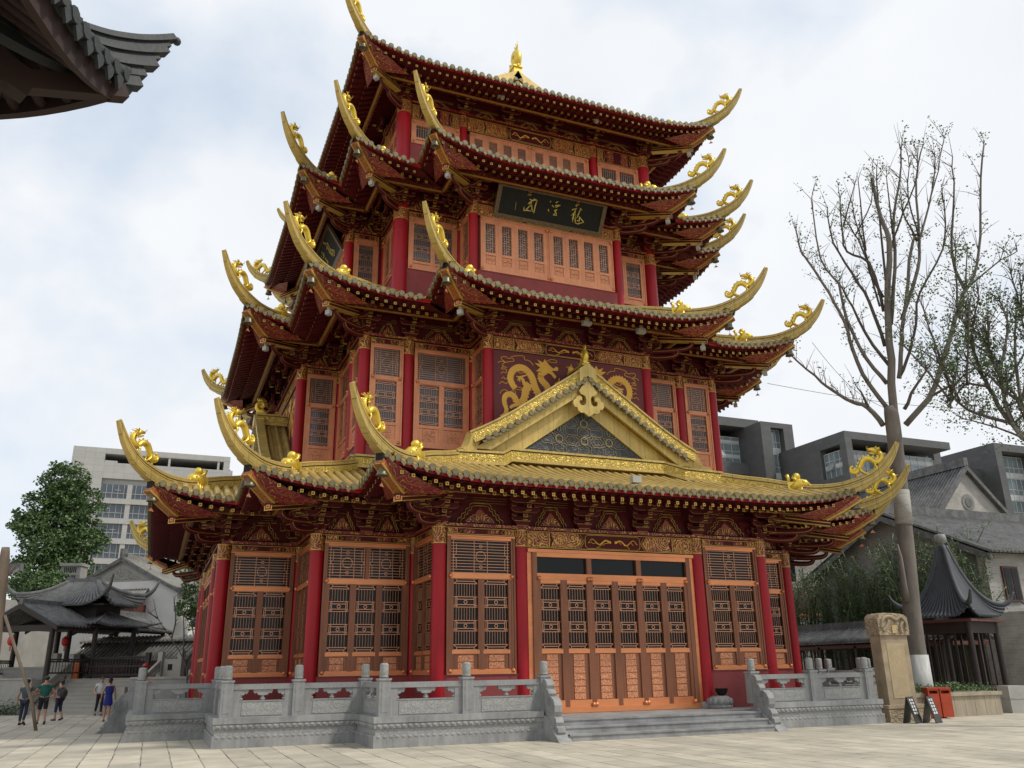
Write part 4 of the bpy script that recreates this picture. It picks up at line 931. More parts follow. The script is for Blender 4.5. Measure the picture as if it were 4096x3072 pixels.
# ---------------- signboards hanging under the third roof
STR=dict(a=[[(-1.06,.25),(-.94,.21),(-.74,.28),(-.85,.3),(-1.05,.1),(-1.09,.03)],[(-.73,.27),(-.76,.02),(-.76,-.29),(-.87,-.16),(-.92,.02),(-1.02,-.05),(-1.15,-.24),(-1.22,-.27),(-1.25,-.09)],[(-1.15,-.23),(-.84,-.22)],[(-.96,.19),(-.97,.05),(-1.07,.06)],
 [(-.1,.35),(-.14,.29)],[(.13,.32),(.25,.4)],[(-.15,0),(-.1,-.11)],[(-.01,.19),(.1,.11)],[(.13,.2),(.38,.26),(.17,.13),(.13,.2)],[(.13,-.01),(.26,.05),(.17,-.07),(.25,-.1),(.27,-.19),(.12,-.2),(.22,-.08)],
 [(1.07,.39),(1.13,.32)],[(.93,.16),(1.16,.28)],[(1.11,.22),(1.06,.07),(.95,-.09)],[(1.11,.1),(1.04,-.17),(1.08,-.34)],[(1.06,.07),(1.05,-.09),(1.21,-.35),(1.14,.02)],[(1.29,.3),(1.41,.23)],[(1.32,.28),(1.26,-.01),(1.22,-.16)],[(1.32,-.05),(1.59,-.25),(1.34,-.37),(1.19,-.35)],[(1.35,-.06),(1.38,-.31)],[(1.26,-.25),(1.4,-.2)]])
SG=mat('sign_gold',(.62,.50,.12),.4,.3,.1)
for k in (0,1):
    m=MB(); m.bx(-2.52,2.52,0,.06,-.71,.71,BLACK)
    lab='dark carved signboard with three gold brush characters, tilted over the front windows' if k==0 else 'dark signboard seen edge-on under the third roof on the pagoda\'s left side'
    M=RZ(-PI/2*k)@TR(0,-8.09,20.27)@Matrix.Rotation(R(33),4,'X')
    o=thing('signboard',lab,'sign',data=m,group='signboards of the pagoda'); o.matrix_world=M
    f=MB()
    for z_ in (-.73,.55): f.bx(-2.53,2.53,-.06,.07,z_,z_+.18,SIGNF)
    for x in (-2.53,2.35): f.bx(x,x+.18,-.055,.065,-.55,.55,SIGNF)
    put('sign_frame',f,o)
    c=MB()
    for P in STR['a']:
        L_=len(P); c.tube([(x,-.012,z_) for x,z_ in P],[.034]+[.026]*(L_-2)+[.012],SG,6,flat=.4)
    c.tube([(-1.63,-.01,.02),(-1.61,-.32)and(-1.61,-.01,-.32)],.01,SG,4)
    put('lettering',c,o)
    hk=MB()
    for x in (-1.6,1.2): hk.tube([(x,.02,.7),(x,.5,.95)],.03,DRED,5)
    put('hanger',hk,o)
BT= [(0.2, [(13.21, -12.04, 10.93), (13.28, -12.34, 13.65), (13.34, -12.62, 15.99), (13.54, -13.05, 18.78), (13.37, -13.07, 19.52), (13.19, -13.08, 20.72), (13.1, -13.19, 21.81)]), (0.1, [(13.54, -12.42, 15.27), (13.9, -12.77, 17.69), (14.14, -13.01, 20.25), (14.49, -13.37, 21.92), (14.74, -13.62, 23.78)]), (0.11, [(13.53, -12.41, 12.86), (13.68, -12.68, 14.38), (13.87, -13.01, 15.9), (14.27, -13.59, 18.65), (14.4, -13.88, 18.79), (14.69, -14.35, 20.06), (15.02, -14.9, 22.21)]), (0.1, [(13.83, -12.74, 15.35), (14.5, -13.42, 17.5), (14.73, -13.58, 18.83), (14.99, -13.77, 21.8), (15.37, -14.12, 23.43)]), (0.13, [(12.94, -11.75, 10.98), (12.65, -11.33, 11.84), (12.35, -10.9, 12.17), (11.9, -10.34, 12.77), (11.5, -9.84, 13.54), (10.88, -9.16, 14.71)]), (0.11, [(13.18, -12.01, 11.54), (12.59, -11.66, 12.67), (12.16, -11.51, 14.28), (11.9, -11.52, 15.55), (11.47, -11.37, 16.81), (10.85, -11.04, 18.41), (10.57, -11.04, 18.79), (10.38, -11.13, 19.68)]), (0.1, [(13.2, -12.04, 12.71), (12.52, -11.76, 13.83), (11.98, -11.64, 15.52), (11.66, -11.76, 17.09), (11.04, -11.58, 18.27), (10.82, -11.79, 21.02)]), (0.09, [(13.32, -12.17, 13.47), (13.12, -11.42, 15.19), (13.05, -10.81, 17.13), (13.11, -10.37, 18.05)]), (0.09, [(13.31, -12.16, 14.36), (12.94, -12.04, 16.33), (12.49, -11.84, 17.71), (11.94, -11.54, 19.24), (11.8, -11.67, 20.85)]), (0.08, [(13.42, -12.28, 15.89), (13.1, -12.24, 18.15), (12.41, -11.81, 18.75), (12.22, -11.92, 19.9), (12.12, -12.12, 21.21)]), (0.08, [(13.48, -12.35, 16.54), (13.57, -11.86, 17.63), (13.78, -11.5, 18.98), (13.87, -11.01, 20.34), (13.85, -10.4, 21.79)]), (0.14, [(13.47, -12.34, 10.87), (14.13, -13.12, 11.85), (14.41, -13.47, 12.62), (14.79, -13.97, 14.05), (15.17, -14.48, 15.49), (15.35, -14.73, 16.14), (15.47, -14.92, 16.32), (15.79, -15.37, 17.63), (16.04, -15.74, 20.01), (16.33, -16.19, 22.33)]), (0.08, [(15.37, -14.68, 16.21), (15.56, -14.32, 17.93), (16.14, -14.51, 20.73), (16.58, -14.5, 22.83)]), (0.07, [(14.18, -13.17, 11.92), (14.78, -13.94, 12.28), (15.03, -14.31, 12.64), (15.57, -15.07, 12.91)]), (0.09, [(13.54, -12.41, 11.54), (14.06, -12.68, 12.52), (14.66, -13.05, 13.41)]), (0.08, [(13.54, -12.42, 12.94), (13.77, -12.97, 13.88), (13.87, -13.37, 14.94), (13.94, -13.75, 16.17), (14.51, -14.77, 17.85), (14.56, -15.14, 19.34), (14.42, -15.27, 20.18)]), (0.07, [(12.64, -11.43, 11.81), (12.72, -10.9, 12.85)]), (0.05, [(15.41, -14.72, 16.15), (16.55, -14.29, 18.39)]), (0.05, [(15.52, -14.87, 16.27), (16.07, -15.57, 16.93), (16.64, -16.35, 17.31)]), (0.06, [(14.56, -13.63, 18.77), (14.66, -13.14, 20.1), (14.92, -12.85, 21.41)]), (0.07, [(13.59, -12.48, 16.5), (13.9, -12.42, 19.98), (14.29, -12.45, 23.09)]), (0.06, [(13.86, -12.78, 18.54), (13.79, -13.43, 19.42), (14.0, -14.42, 20.93), (13.86, -14.98, 22.05)]), (0.05, [(13.98, -12.93, 19.37), (14.74, -12.54, 22.57)]), (0.05, [(14.62, -13.7, 18.92), (14.66, -13.52, 20.97), (14.96, -13.65, 22.97)]), (0.05, [(13.21, -12.05, 18.79), (12.87, -12.62, 22.0)]), (0.04, [(12.98, -11.8, 19.58), (13.01, -12.95, 20.67), (12.54, -13.55, 21.28)]), (0.04, [(14.97, -14.14, 20.24), (15.8, -14.27, 22.14), (16.57, -14.32, 23.97)]), (0.05, [(13.35, -12.2, 16.16), (13.14, -12.01, 19.32), (13.04, -11.94, 20.05), (13.01, -11.96, 21.13)]), (0.05, [(12.73, -11.53, 20.21), (13.74, -11.59, 22.53)])]
BT2= [(0.12, [(11.84, -18.84, 7.53), (11.86, -18.54, 8.43), (11.72, -18.01, 9.3), (11.66, -17.6, 10.62), (11.73, -17.38, 11.49), (11.77, -17.13, 12.81), (11.81, -16.87, 13.9)]), (0.1, [(11.71, -18.65, 8.39), (11.62, -18.24, 9.1), (11.7, -18.09, 10.79), (12.13, -18.41, 12.5), (12.22, -18.26, 13.65)]), (0.1, [(11.84, -18.84, 7.53), (12.03, -18.38, 9.47), (12.43, -18.22, 11.49), (12.95, -18.23, 13.3)]), (0.07, [(11.41, -18.23, 9.2), (10.8, -17.54, 9.65), (10.43, -17.21, 10.28), (10.27, -17.12, 11.26), (10.1, -17.04, 11.53)]), (0.07, [(11.69, -18.62, 9.37), (11.8, -18.26, 10.42), (11.84, -17.8, 11.55), (12.09, -17.63, 12.66)]), (0.06, [(11.2, -17.94, 10.46), (10.73, -17.46, 10.62), (10.29, -17.04, 9.93)]), (0.06, [(11.44, -18.28, 10.7), (11.85, -17.72, 11.85), (12.43, -17.41, 12.58)]), (0.07, [(11.75, -18.71, 9.97), (12.45, -18.72, 11.96), (12.93, -18.42, 13.49)])]
# ================================================================ GROUND
PAVE = brickmat('stone_paving',(.45,.405,.315),(.345,.315,.25),(.07,.055,.04),2.1,.62,.017,.8,bump=.5,var=.22,axis='YX',off=.37)
mb=MB(); mb.add([(-700,-700,0),(700,-700,0),(700,700,0),(-700,700,0)],[(0,1,2,3)],PAVE); struct('ground',mb,(0,0,-.05))
# ================================================================ STONE TERRACE
ter=thing('stone_terrace','blue-grey stone terrace with carved balustrades and front steps round the pagoda','terrace')
PC1,PC2=(8.31,14.13),12.0
TC=[(8.31,14.13),(12.0,12.0),(14.13,8.31)]
m=MB()
def slab(m,off,z0,z1,mt):
    for a,(p,q) in enumerate(TC):
        e=.0015*a; m.bx(-(p+off),p+off,-(q+off),q+off,z0+e,z1-e,mt)
def ringwall(m,off,z0,z1,mt,th=.45):
    for k in range(4):
        T=RZ(-PI/2*k)
        for a,(p,q) in enumerate(TC):
            xs=[(-p,p)] if a==0 else [(TC[a-1][0],p),(-p,-TC[a-1][0])]
            if a==0 and z0>.3 : xs=[(-p,-3.68),(3.68,p)]
            for xa,xb in xs:
                ec=off if k%2==0 else -(th-off)-.001; ea=ec if abs(xa)==p else 0; eb=ec if abs(xb)==p else 0
                m.bx(xa-ea,xb+eb,-(q+off),-(q+off-th),z0,z1,mt,T)
slab(m,-.02,-.05,.48,STEPM); ringwall(m,.04,-.05,.25,STONE); ringwall(m,-.012,.25,.41,STONC); ringwall(m,.03,.41,.52,STONE); ringwall(m,.05,.53,.68,STONE)
put('plinth',m,ter)
m=MB()
for k in (0,1,3):
    T=RZ(-PI/2*k)
    for a,(p,q) in enumerate(TC):
        xs=[(-p,-3.9),(3.9,p)] if a==0 else [(TC[a-1][0],p),(-p,-TC[a-1][0])]
        for xa,xb in xs:
            n=int((xb-xa)/.16)
            for b in range(n):
                x=xa+(xb-xa)*(b+.5)/n; m.ball((x,-(q+.028),.465),.055,STONE,8,T,sx=1.3,sy=.5,sz=.85)
                m.ball((x,-(q+.034),.21),.05,STONE,8,T,sx=1.4,sy=.35,sz=.9)
put('bead_molding',m,ter)['kind']='stuff'
m=MB()
m.bx(-.15,.15,-.15,.15,.68,1.6,STONE); m.bx(-.17,.17,-.17,.17,1.55,1.6,STONE)
for s_ in (0,1,2,3): m.bx(-.085,.085,-.158,-.15,.78,1.48,STONE,RZ(PI/2*s_))
m.lathe([(.10,1.6),(.118,1.62),(.118,1.65),(.105,1.66),(.112,1.68),(.112,1.93),(.10,1.96),(.06,1.975)],STONC,16)
POST=m.mesh('post')
def bpanel(L_):
    m=MB(); h=L_/2-.15; z0=.68
    m.bx(-h,h,-.095,.095,1.365,1.46,STONE); m.bx(-h,h,-.07,.07,1.46,1.50,STONE)
    for sx in (-1,1): m.bx(sx*(h-.20),sx*h,-.075,.075,z0,1.365,STONE)
    m.bx(-h+.2,h-.2,-.075,.075,z0,1.08,STONE); m.bx(-h+.2,h-.2,-.085,.085,1.06,1.09,STONE)
    m.prism([(-h+.25,z0+.04),(h-.25,z0+.04),(h-.25,1.03),(-h+.25,1.03)],-.088,-.07,STONC); m.prism([(-h+.25,z0+.04),(h-.25,z0+.04),(h-.25,1.03),(-h+.25,1.03)],.07,.088,STONC)
    sc_=lambda P:[(x,z_) for x,z_ in P]
    c=[(0,1.365),(.25,1.365),(.25,1.31),(.21,1.26),(.15,1.28),(.14,1.24),(.09,1.215),(.045,1.22),(0,1.22)]
    m.prism(c+[(-x,z_) for x,z_ in c[1:-1]][::-1],-.06,.06,STONE)
    m.lathe([(.03,1.22),(.06,1.19),(.03,1.17),(.075,1.14),(.06,1.10),(.04,1.08)],STONE,12)
    for sx in (-1,1):
        b=sx*(h-.2); m.prism([(b,1.365),(b-sx*.2,1.365),(b-sx*.2,1.31),(b-sx*.16,1.25),(b-sx*.11,1.27),(b-sx*.10,1.235),(b-sx*.05,1.215),(b,1.22)],-.06,.06,STONE)
        m.lathe([(.03,1.22),(.06,1.19),(.03,1.17),(.075,1.14),(.06,1.10),(.04,1.08)],STONE,12,c=(b,0,0))
    return m.mesh('balustrade_panel')
BPC={}; posts=set()
for k in (0,1,3):
    T=RZ(-PI/2*k)
    segs=[(13.88,[3.52,5.80,8.06]),(11.75,[8.06,9.9,11.75]),(8.06,[11.75,13.88])]
    for q,xs in segs:
        for sx in (-1,1):
            for xa,xb in zip(xs,xs[1:]):
                L_=round(xb-xa,2)
                if L_ not in BPC: BPC[L_]=bpanel(L_)
                put('balustrade_panel',BPC[L_],ter,M=T@TR(sx*(xa+xb)/2,-q,0))
            for x in xs:
                P=T@Vector((sx*x,-q,0)); posts.add((round(P.x,2),round(P.y,2)))
for x,y in sorted(posts): put('post',POST,ter,(x,y,0))
# steps with stringers and drum stones
for k in (0,1):
    T=RZ(-PI/2*k); m=MB()
    for b in range(3):
        y0=14.14+.28*b; z1=.478-.176*b
        m.bx(-3.32,3.32,-(y0+.30),-13.6,-.05 if b==2 else z1-.176,z1-.004,STEPM); m.bx(-3.32,3.32,-(y0+.325),-(y0+.0),z1-.045,z1,STEPM)
    put('step',m,ter,M=T)
    for sx in (-1,1):
        m=MB(); P=[(13.95,.60),(14.25,.55),(15.15,-.05),(13.95,-.05)]
        Tx=T@TR(sx*3.5,0,0)@RZ(PI/2)@Matrix.Diagonal((-1,1,1,1))
        m.prism(P,-.19,.19,STONE,Tx)
        D=[(14.0,1.50),(14.14,1.50),(14.24,1.44),(14.27,1.34),(14.23,1.25),(14.33,1.22),(14.38,1.13),(14.36,1.06),(14.50,1.06),(14.66,.98),(14.74,.84),(14.73,.68),(14.66,.56),(14.78,.52),(14.83,.42),(14.80,.33),(14.90,.28),(14.92,.18),(14.87,.11),(14.70,.22),(14.0,.62)]
        m.prism(D,-.11,.11,STONE,Tx)
        for r_ in (.20,.13,.06):
            for yy in (-.115,.115): m.tube([(14.47+r_*math.cos(2*PI*a/16),yy,.80+r_*math.sin(2*PI*a/16)) for a in range(17)],.014,STONE,5,Tx,cap=False)
        put('drum_stone',m,ter)
# lotus pedestal and bowl on the terrace by the door
m=MB(); m.lathe([(.36,0),(.40,.05),(.38,.10),(.33,.12),(.37,.2),(.36,.3),(.28,.36),(.22,.38)],STONE,20)
for a in range(12): m.ball((.33*math.cos(a*PI/6),.33*math.sin(a*PI/6),.2),.1,STONE,8,sz=1.3)
thing('lotus_pedestal','grey carved lotus stone pedestal beside the door on the pagoda terrace','pedestal',(3.42,-12.25,.48),data=m)
m=MB(); m.lathe([(.06,0),(.12,.03),(.19,.12),(.20,.2),(.23,.22),(.20,.22),(.17,.12)],BLACK,16)
thing('incense_bowl','small black bowl on the grey lotus pedestal','bowl',(3.48,-12.3,.86),data=m)

# ================================================================ STELE, SIGNS, BIN, PLANTER, BENCHES
SAND=mat('tan_sandstone',(.335,.26,.17),.8,0,.22,2.2,.3,30,dirt=.3); SANDC=carved('carved_sandstone',(.325,.255,.165),.85,0,5.5,.9,.2,.04)
ste=thing('stele','tall tan stone stele with a carved dragon head and a faint inscription','stele',(9.5,-14.0,-.05))
m=MB(); m.bx(-.88,.88,-.12,.78,0,.42,SANDC); m.bx(-.9,.9,-.14,.8,.42,.52,SAND); put('base',m,ste)
m=MB(); m.bx(-.60,.60,.1,.56,.52,2.72,SAND); m.bx(-.38,.38,.085,.1,.72,2.46,mat('pale_sandstone',(.40,.315,.19),.8,0,.1,4)); put('slab',m,ste)
m=MB(); ink=mat('faint_inscription',(.36,.26,.14),.9)
for c in range(11):
    for r_ in range(24):
        if random.random()<.85: x=-.34+c*.066; z_=.8+r_*.067; m.bx(x,x+.032,.0835,.086,z_,z_+.018,ink); m.bx(x+.01,x+.02,.083,.0855,z_-.012,z_+.035,ink)
put('inscription',m,ste)['kind']='stuff'
m=MB(); P=[(-.66,2.72),(.66,2.72),(.68,2.95),(.66,3.3),(.52,3.40),(.3,3.43),(-.3,3.45),(-.55,3.40),(-.67,3.28)]; m.prism(P,.03,.62,SANDC)
m.tube(smooth_path([(-.55,.02,2.95),(-.45,.0,3.25),(-.15,.0,3.33),(.1,.0,3.22),(.35,.0,3.32),(.55,.0,3.1),(.5,.02,2.88)],4),.055,SAND,8)
m.tube(smooth_path([(-.5,.02,2.85),(-.3,.0,3.05),(-.2,.0,3.2)],4),.05,SAND,8); m.tube(smooth_path([(.3,.02,2.8),(.28,.0,3.0),(.4,.0,3.15)],4),.05,SAND,8)
m.bx(-.1,.1,.0,.05,2.78,3.05,mat('plaque_stone',(.45,.33,.16),.8)); put('carved_head',m,ste)
WH=mat('sign_white',(.75,.75,.72),.6); DK=mat('dark_board',(.025,.024,.022),.5,0,.2); 
for a,(x,y,lab) in enumerate(((9.05,-14.6,'black folding A-frame sign nearest the stele, white characters on its side'),(9.62,-14.85,'black folding A-frame sign nearer the red bin, white characters on its side'))):
    o=thing('folding_sign',lab,'sign',(x,y,-.05),R(-72),'folding signs on the paving')
    for s_ in (-1,1):
        m=MB(); T=TR(s_*.21,0,0)@Matrix.Rotation(s_*-R(15),4,'Y'); m.bx(-.015,.015,-.22,.22,0,.82,DK,T); put('board',m,o)
        if s_>0 or True:
            m=MB()
            for r_ in range(5):
                for c in (-1,1): m.bx(s_*.016,s_*.02,c*.075-.045,c*.075+.045,.28+r_*.10,.345+r_*.10,WH,T); m.bx(s_*.0205,s_*.022,c*.075-.03,c*.075+.03,.305+r_*.10,.315+r_*.10,DK,T)
            put('characters',m,o)
BIN=mat('orange_red_steel',(.42,.055,.018),.45,.1,.15,3); 
bn=thing('litter_bin','orange-red twin box litter bin in front of the planter wall','bin',(11.75,-13.25,-.05),R(-20))
for s_ in (-1,1):
    m=MB(); m.bx(s_*.21-.19,s_*.21+.19,-.19,.19,.04,.80,BIN); m.bx(s_*.21-.15,s_*.21+.15,-.194,-.19,.10,.60,BIN); m.bx(s_*.21-.19,s_*.21+.19,-.19,.19,.90,.95,BIN); m.bx(s_*.21-.185,s_*.21+.185,.1,.18,.8,.9,BIN); m.bx(s_*.21-.19,s_*.21-.15,-.19,.19,.8,.9,BIN); m.bx(s_*.21+.15,s_*.21+.19,-.19,.19,.8,.9,BIN); put('bin_box',m,bn)
m=MB(); m.bx(-.42,.42,-.21,.21,.95,1.0,BIN); m.bx(-.2,.2,-.05,.05,0,.05,BLACK); put('lid',m,bn)
PLW=mat('planter_granite',(.36,.305,.22),.75,0,.2,2,.25,40,scale=(3,3,.6),dirt=.3)
pl=thing('planter','low tan stone planter wall around the big bare tree','planter',(0,0,-.05))
m=MB(); m.bx(10.9,15.1,-13.0,-10.2,0,.68,PLW); m.bx(10.84,15.16,-13.07,-10.13,.68,.80,PLW)
for x in range(8): m.bx(11.3+x*.5,11.306+x*.5,-13.003,-12.9,.02,.66,BLACK)
put('wall',m,pl)
LEAF=[mat('leaf_dark',(.035,.07,.018),.6,0,.3,2),mat('leaf_mid',(.06,.115,.028),.6,0,.3,2),mat('leaf_light',(.10,.165,.05),.6,0,.3,2),mat('leaf_pale',(.10,.14,.05),.6,0,.3,2)]
def leaves(m,n,fn,size,mats,asp=.5):
    idx=[]
    for mt in mats:
        if mt not in m.mats: m.mats.append(mt)
        idx.append(m.mats.index(mt))
    for _ in range(n):
        c=fn(); a,b=random.uniform(0,2*PI),random.uniform(-1,1); s_=math.sqrt(1-b*b); u=Vector((s_*math.cos(a),s_*math.sin(a),b*.8)); v=u.cross(Vector((random.uniform(-1,1),random.uniform(-1,1),random.uniform(-1,1)))).normalized()
        L_=size*random.uniform(.6,1.3); o=len(m.v); c=Vector(c)
        m.v+= [tuple(c-u*L_*.5),tuple(c+v*L_*asp*.5),tuple(c+u*L_*.5),tuple(c-v*L_*asp*.5)]
        m.f.append((o,o+1,o+2,o+3)); m.m.append(random.choice(idx)); m.s.append(False)
def inball(c,r,sq=1.):
    def f():
        while True:
            p=Vector((random.uniform(-1,1),random.uniform(-1,1),random.uniform(-1,1)))
            if .15<p.length<1: return (c[0]+p.x*r,c[1]+p.y*r,c[2]+p.z*r*sq)
    return f
m=MB(); leaves(m,5200,lambda:(random.uniform(11,15),random.uniform(-12.95,-10.3),.78+abs(random.gauss(0,.11))),.09,LEAF[:3],.6)
o=thing('ground_cover','low dark green shrubs filling the tan stone planter','shrubs',data=m,kind='stuff'); 
GRN=mat('bench_granite',(.36,.35,.32),.7,0,.15,2,.25,40)
bn=thing('stone_bench','grey granite bench with a block end at the plaza edge beyond the planter','bench',(16.5,-12.45,-.05),R(-12))
m=MB(); m.bx(-.42,.42,-.3,.3,0,.95,GRN); m.bx(-.42,.42,-.31,.31,.48,.5,STONE); put('end_block',m,bn)
m=MB(); m.bx(.42,2.6,-.26,.26,.40,.52,GRN); put('seat',m,bn)
m=MB(); m.bx(.9,1.2,-.2,.2,0,.40,GRN); m.bx(2.2,2.5,-.2,.2,0,.4,GRN); put('leg',m,bn)

# ================================================================ TREES
BARK=mat('grey_bark',(.15,.13,.11),.9,0,.35,3,.8,14,scale=(1,1,.3)); BARKT=mat('twig_bark',(.085,.068,.055),.9,0,.25,6)
WASH=mat('whitewash',(.52,.52,.49),.9,0,.25,4,.5,20,scale=(1,1,.3),dirt=.35); WRAP=mat('trunk_wrap',(.33,.32,.29),.8,0,.2,3,.3,30,scale=(1,1,4))
t1=thing('bare_tree','tall pruned nearly bare tree with a white-washed trunk foot beside the stele','tree')
m=MB(); tr=[(12.85,-11.66,.3),(12.85,-11.66,1.2),(12.87,-11.68,3.13),(12.98,-11.8,5.6),(13.07,-11.9,7.87),(13.16,-11.99,10.41),(13.18,-12.02,11.7)]
m.tube(smooth_path(tr,3),[.41,.385,.36,.35,.335,.33,.325,.32,.315,.31,.305,.30,.30,.295,.29,.29,.29,.28,.25],BARK,14)
m.tube([(12.60,-11.8,4.0),(12.45,-11.95,4.5),(12.42,-12.0,5.6),(12.38,-12.0,6.1)],[.13,.10,.08,.03],BARK,8)
put('trunk',m,t1)
m=MB(); m.tube([(12.85,-11.66,.5),(12.85,-11.66,1.0),(12.86,-11.67,2.05)],[.42,.38,.365],WASH,14); put('whitewash',m,t1)
m=MB(); m.tube([(13.04,-11.87,6.9),(13.09,-11.92,8.25)],[.325,.32],WRAP,14); put('trunk_wrap',m,t1)
def limbs(B,m,lv,rng=3,twigs=True,dens=1.,droop=0):
    for r,P in B:
        path=smooth_path(P,rng); L_=len(path); path=[p+Vector((random.uniform(-.03,.03),random.uniform(-.03,.03),random.uniform(-.03,.03))) for p in path]
        m.tube(path,[max(.020,r*.88*(1-.76*i/L_)) for i in range(L_)],BARK if r>.09 else BARKT,7)
        if twigs:
            for i in range(3,L_):
                for _ in range(3):
                    if random.random()<.8*dens:
                        d=Vector((random.uniform(-1,1),random.uniform(-1,1),random.uniform(.5,2.4))).normalized(); l_=random.uniform(.35,1.35)
                        e=path[i]+d*l_; mid=path[i]+d*l_*.5+Vector((0,0,.06)); m.tube([path[i],mid,e],[.016,.011,.005],BARKT,4)
                        if random.random()<.42: leaves(lv,int(random.randint(8,26)*dens),lambda:tuple(path[i].lerp(e,random.uniform(.3,1.1))+Vector((random.gauss(0,.10),random.gauss(0,.10),random.gauss(0,.10)))),.10,LEAF[1:],.65)
m=MB(); lv=MB(); limbs(BT,m,lv); put('limb',m,t1)['kind']='stuff'
for c in ((0,2.9,17.6),(-1,0,0)): pass
for c,r,n in (((15.35,-15.2,16.5),.75,130),((15.0,-15.2,17.6),.6,90),((14.6,-14.2,14.0),.8,120),((14.4,-14.0,16.6),.7,110),((13.6,-13.1,16.0),.6,60),((15.6,-15.3,15.6),.6,90)): leaves(lv,n,inball(c,r,.6),.11,LEAF[1:],.65)
put('leaves',lv,t1)
t2=thing('leafing_tree','sparse leafing tree with dark slanting branches at the plaza edge beyond the stele','tree')
m=MB(); m.tube(smooth_path([(12.3,-18.9,-.1),(12.3,-18.9,2.5),(12.4,-18.95,5.5),(12.15,-18.9,8.2)],3),[.32,.27,.25,.24,.22,.21,.2,.2,.19,.18],BARK,10); put('trunk',m,t2)
m=MB(); lv=MB(); limbs(BT2,m,lv,4,True,1.5)
for _ in range(20):
    r,P=random.choice(BT2); i=random.randrange(len(P)-1); p=Vector(P[i]).lerp(Vector(P[i+1]),random.random()); d=Vector((random.uniform(-1,1),random.uniform(-1,1),random.uniform(.3,1.4))).normalized()*random.uniform(1.2,2.8)
    limbs([(.05,[tuple(p),tuple(p+d*.5+Vector((0,0,.1))),tuple(p+d)])],m,lv,3,True,1.6)
for r,P in BT2:
    for p in smooth_path(P,3)[4:]:
        for _ in range(2): leaves(lv,34,inball((p.x+random.gauss(0,.7),p.y+random.gauss(0,.7),p.z+random.gauss(0,.7)),.55,.7),.10,LEAF[:3],.65)
put('limb',m,t2)['kind']='stuff'; put('leaves',lv,t2)
def green_tree(name,label,x,y,zb,cl,n,size,trunkr=.3,group=None,mats=LEAF[:3]):
    t=thing(name,label,'tree',(0,0,0),group=group); m=MB(); top=max(c[2] for c,r in cl)
    m.tube([(x,y,zb),(x+.1,y,zb+(top-zb)*.4),(x,y,zb+(top-zb)*.9)],[trunkr,trunkr*.75,trunkr*.2],BARK,8)
    for c,r in cl: m.tube([(x,y,zb+(c[2]-zb)*.6),((x+c[0])/2,(y+c[1])/2,zb+(c[2]-zb)*.85),c],[trunkr*.35,trunkr*.22,.03],BARK,5)
    put('trunk',m,t); m=MB(); tot=sum(r*r for c,r in cl)
    for c,r in cl:
        k=int(n*r*r/tot)
        for _ in range(max(3,k//42)):
            q=inball(c,r,.85)(); leaves(m,42,inball(q,r*.30,.7),size,mats,.6)
    put('crown',m,t)
green_tree('leafy_tree','tall dense green tree beside the grey office block',-23,48,-.05,[((-22.76,48,18.6),2.0),((-23.91,48.3,16.2),1.9),((-25.06,48,14.6),1.6),((-21.45,48.6,16.2),2.3),((-20.71,48.2,13.4),2.2),((-23.09,47.2,13.2),2.6),((-23.99,48,10.5),2.0),((-21.53,48,10.3),2.5),((-22.93,48,8.3),2.4),((-20.63,48,8.0),1.8),((-24.24,48,7.6),1.5),((-22.44,47.6,17.0),1.8)],36000,.30,.4)
green_tree('bushy_tree','dark green bushy tree behind the curved pavilion roof',-22,36,-.05,[((-23,36,8.2),1.6),((-21.3,36,7.8),1.8),((-20,36.4,7.4),1.5),((-22,35.6,6.2),1.8)],9000,.22,.2)
green_tree('shade_tree','green tree between the white house and the pagoda',-11.3,22,-.05,[((-11.7,22,7.6),1.0),((-11.0,22.3,6.4),1.2),((-11.8,22,5.8),1.0),((-10.1,22,7.0),1.1),((-10.6,21.8,4.9),1.1),((-9.6,22,5.6),1.1)],9000,.17,.14)
sm=thing('bare_sapling','small bare branching sapling beside the pagoda\'s left corner','tree'); m=MB()
SB=[[(-12.0,8.6,-.05),(-11.98,8.6,1.0),(-12.05,8.6,1.9),(-12.3,8.6,2.5),(-12.9,8.6,3.4),(-13.6,8.6,4.3),(-13.9,8.6,5.2)],[(-12.05,8.6,1.9),(-11.8,8.7,2.8),(-11.75,8.7,4.0),(-11.6,8.7,5.0)],[(-12.3,8.6,2.5),(-12.35,8.5,3.5),(-12.5,8.5,4.6)],[(-12.9,8.6,3.4),(-12.8,8.6,4.2),(-13.0,8.6,5.3)],[(-12.0,8.6,1.5),(-11.6,8.5,2.3),(-11.3,8.5,3.3)],[(-13.6,8.6,4.3),(-14.1,8.6,4.6)],[(-13.2,8.6,3.8),(-13.9,8.7,3.9)]]
lv=MB()
for P in SB: pp=smooth_path(P,3); m.tube(pp,[.05*(1-.75*i/len(pp)) for i in range(len(pp))],BARK,6)
put('trunk',m,sm)
m=MB(); 
for P in SB[1:]:
    for p in smooth_path(P,4)[2:]:
        d=Vector((random.uniform(-1,1),random.uniform(-1,1),random.uniform(.2,1)))*random.uniform(.2,.5); m.tube([p,p+d*.6,p+d],[.012,.009,.004],BARKT,4)
put('twig',m,sm)['kind']='stuff'
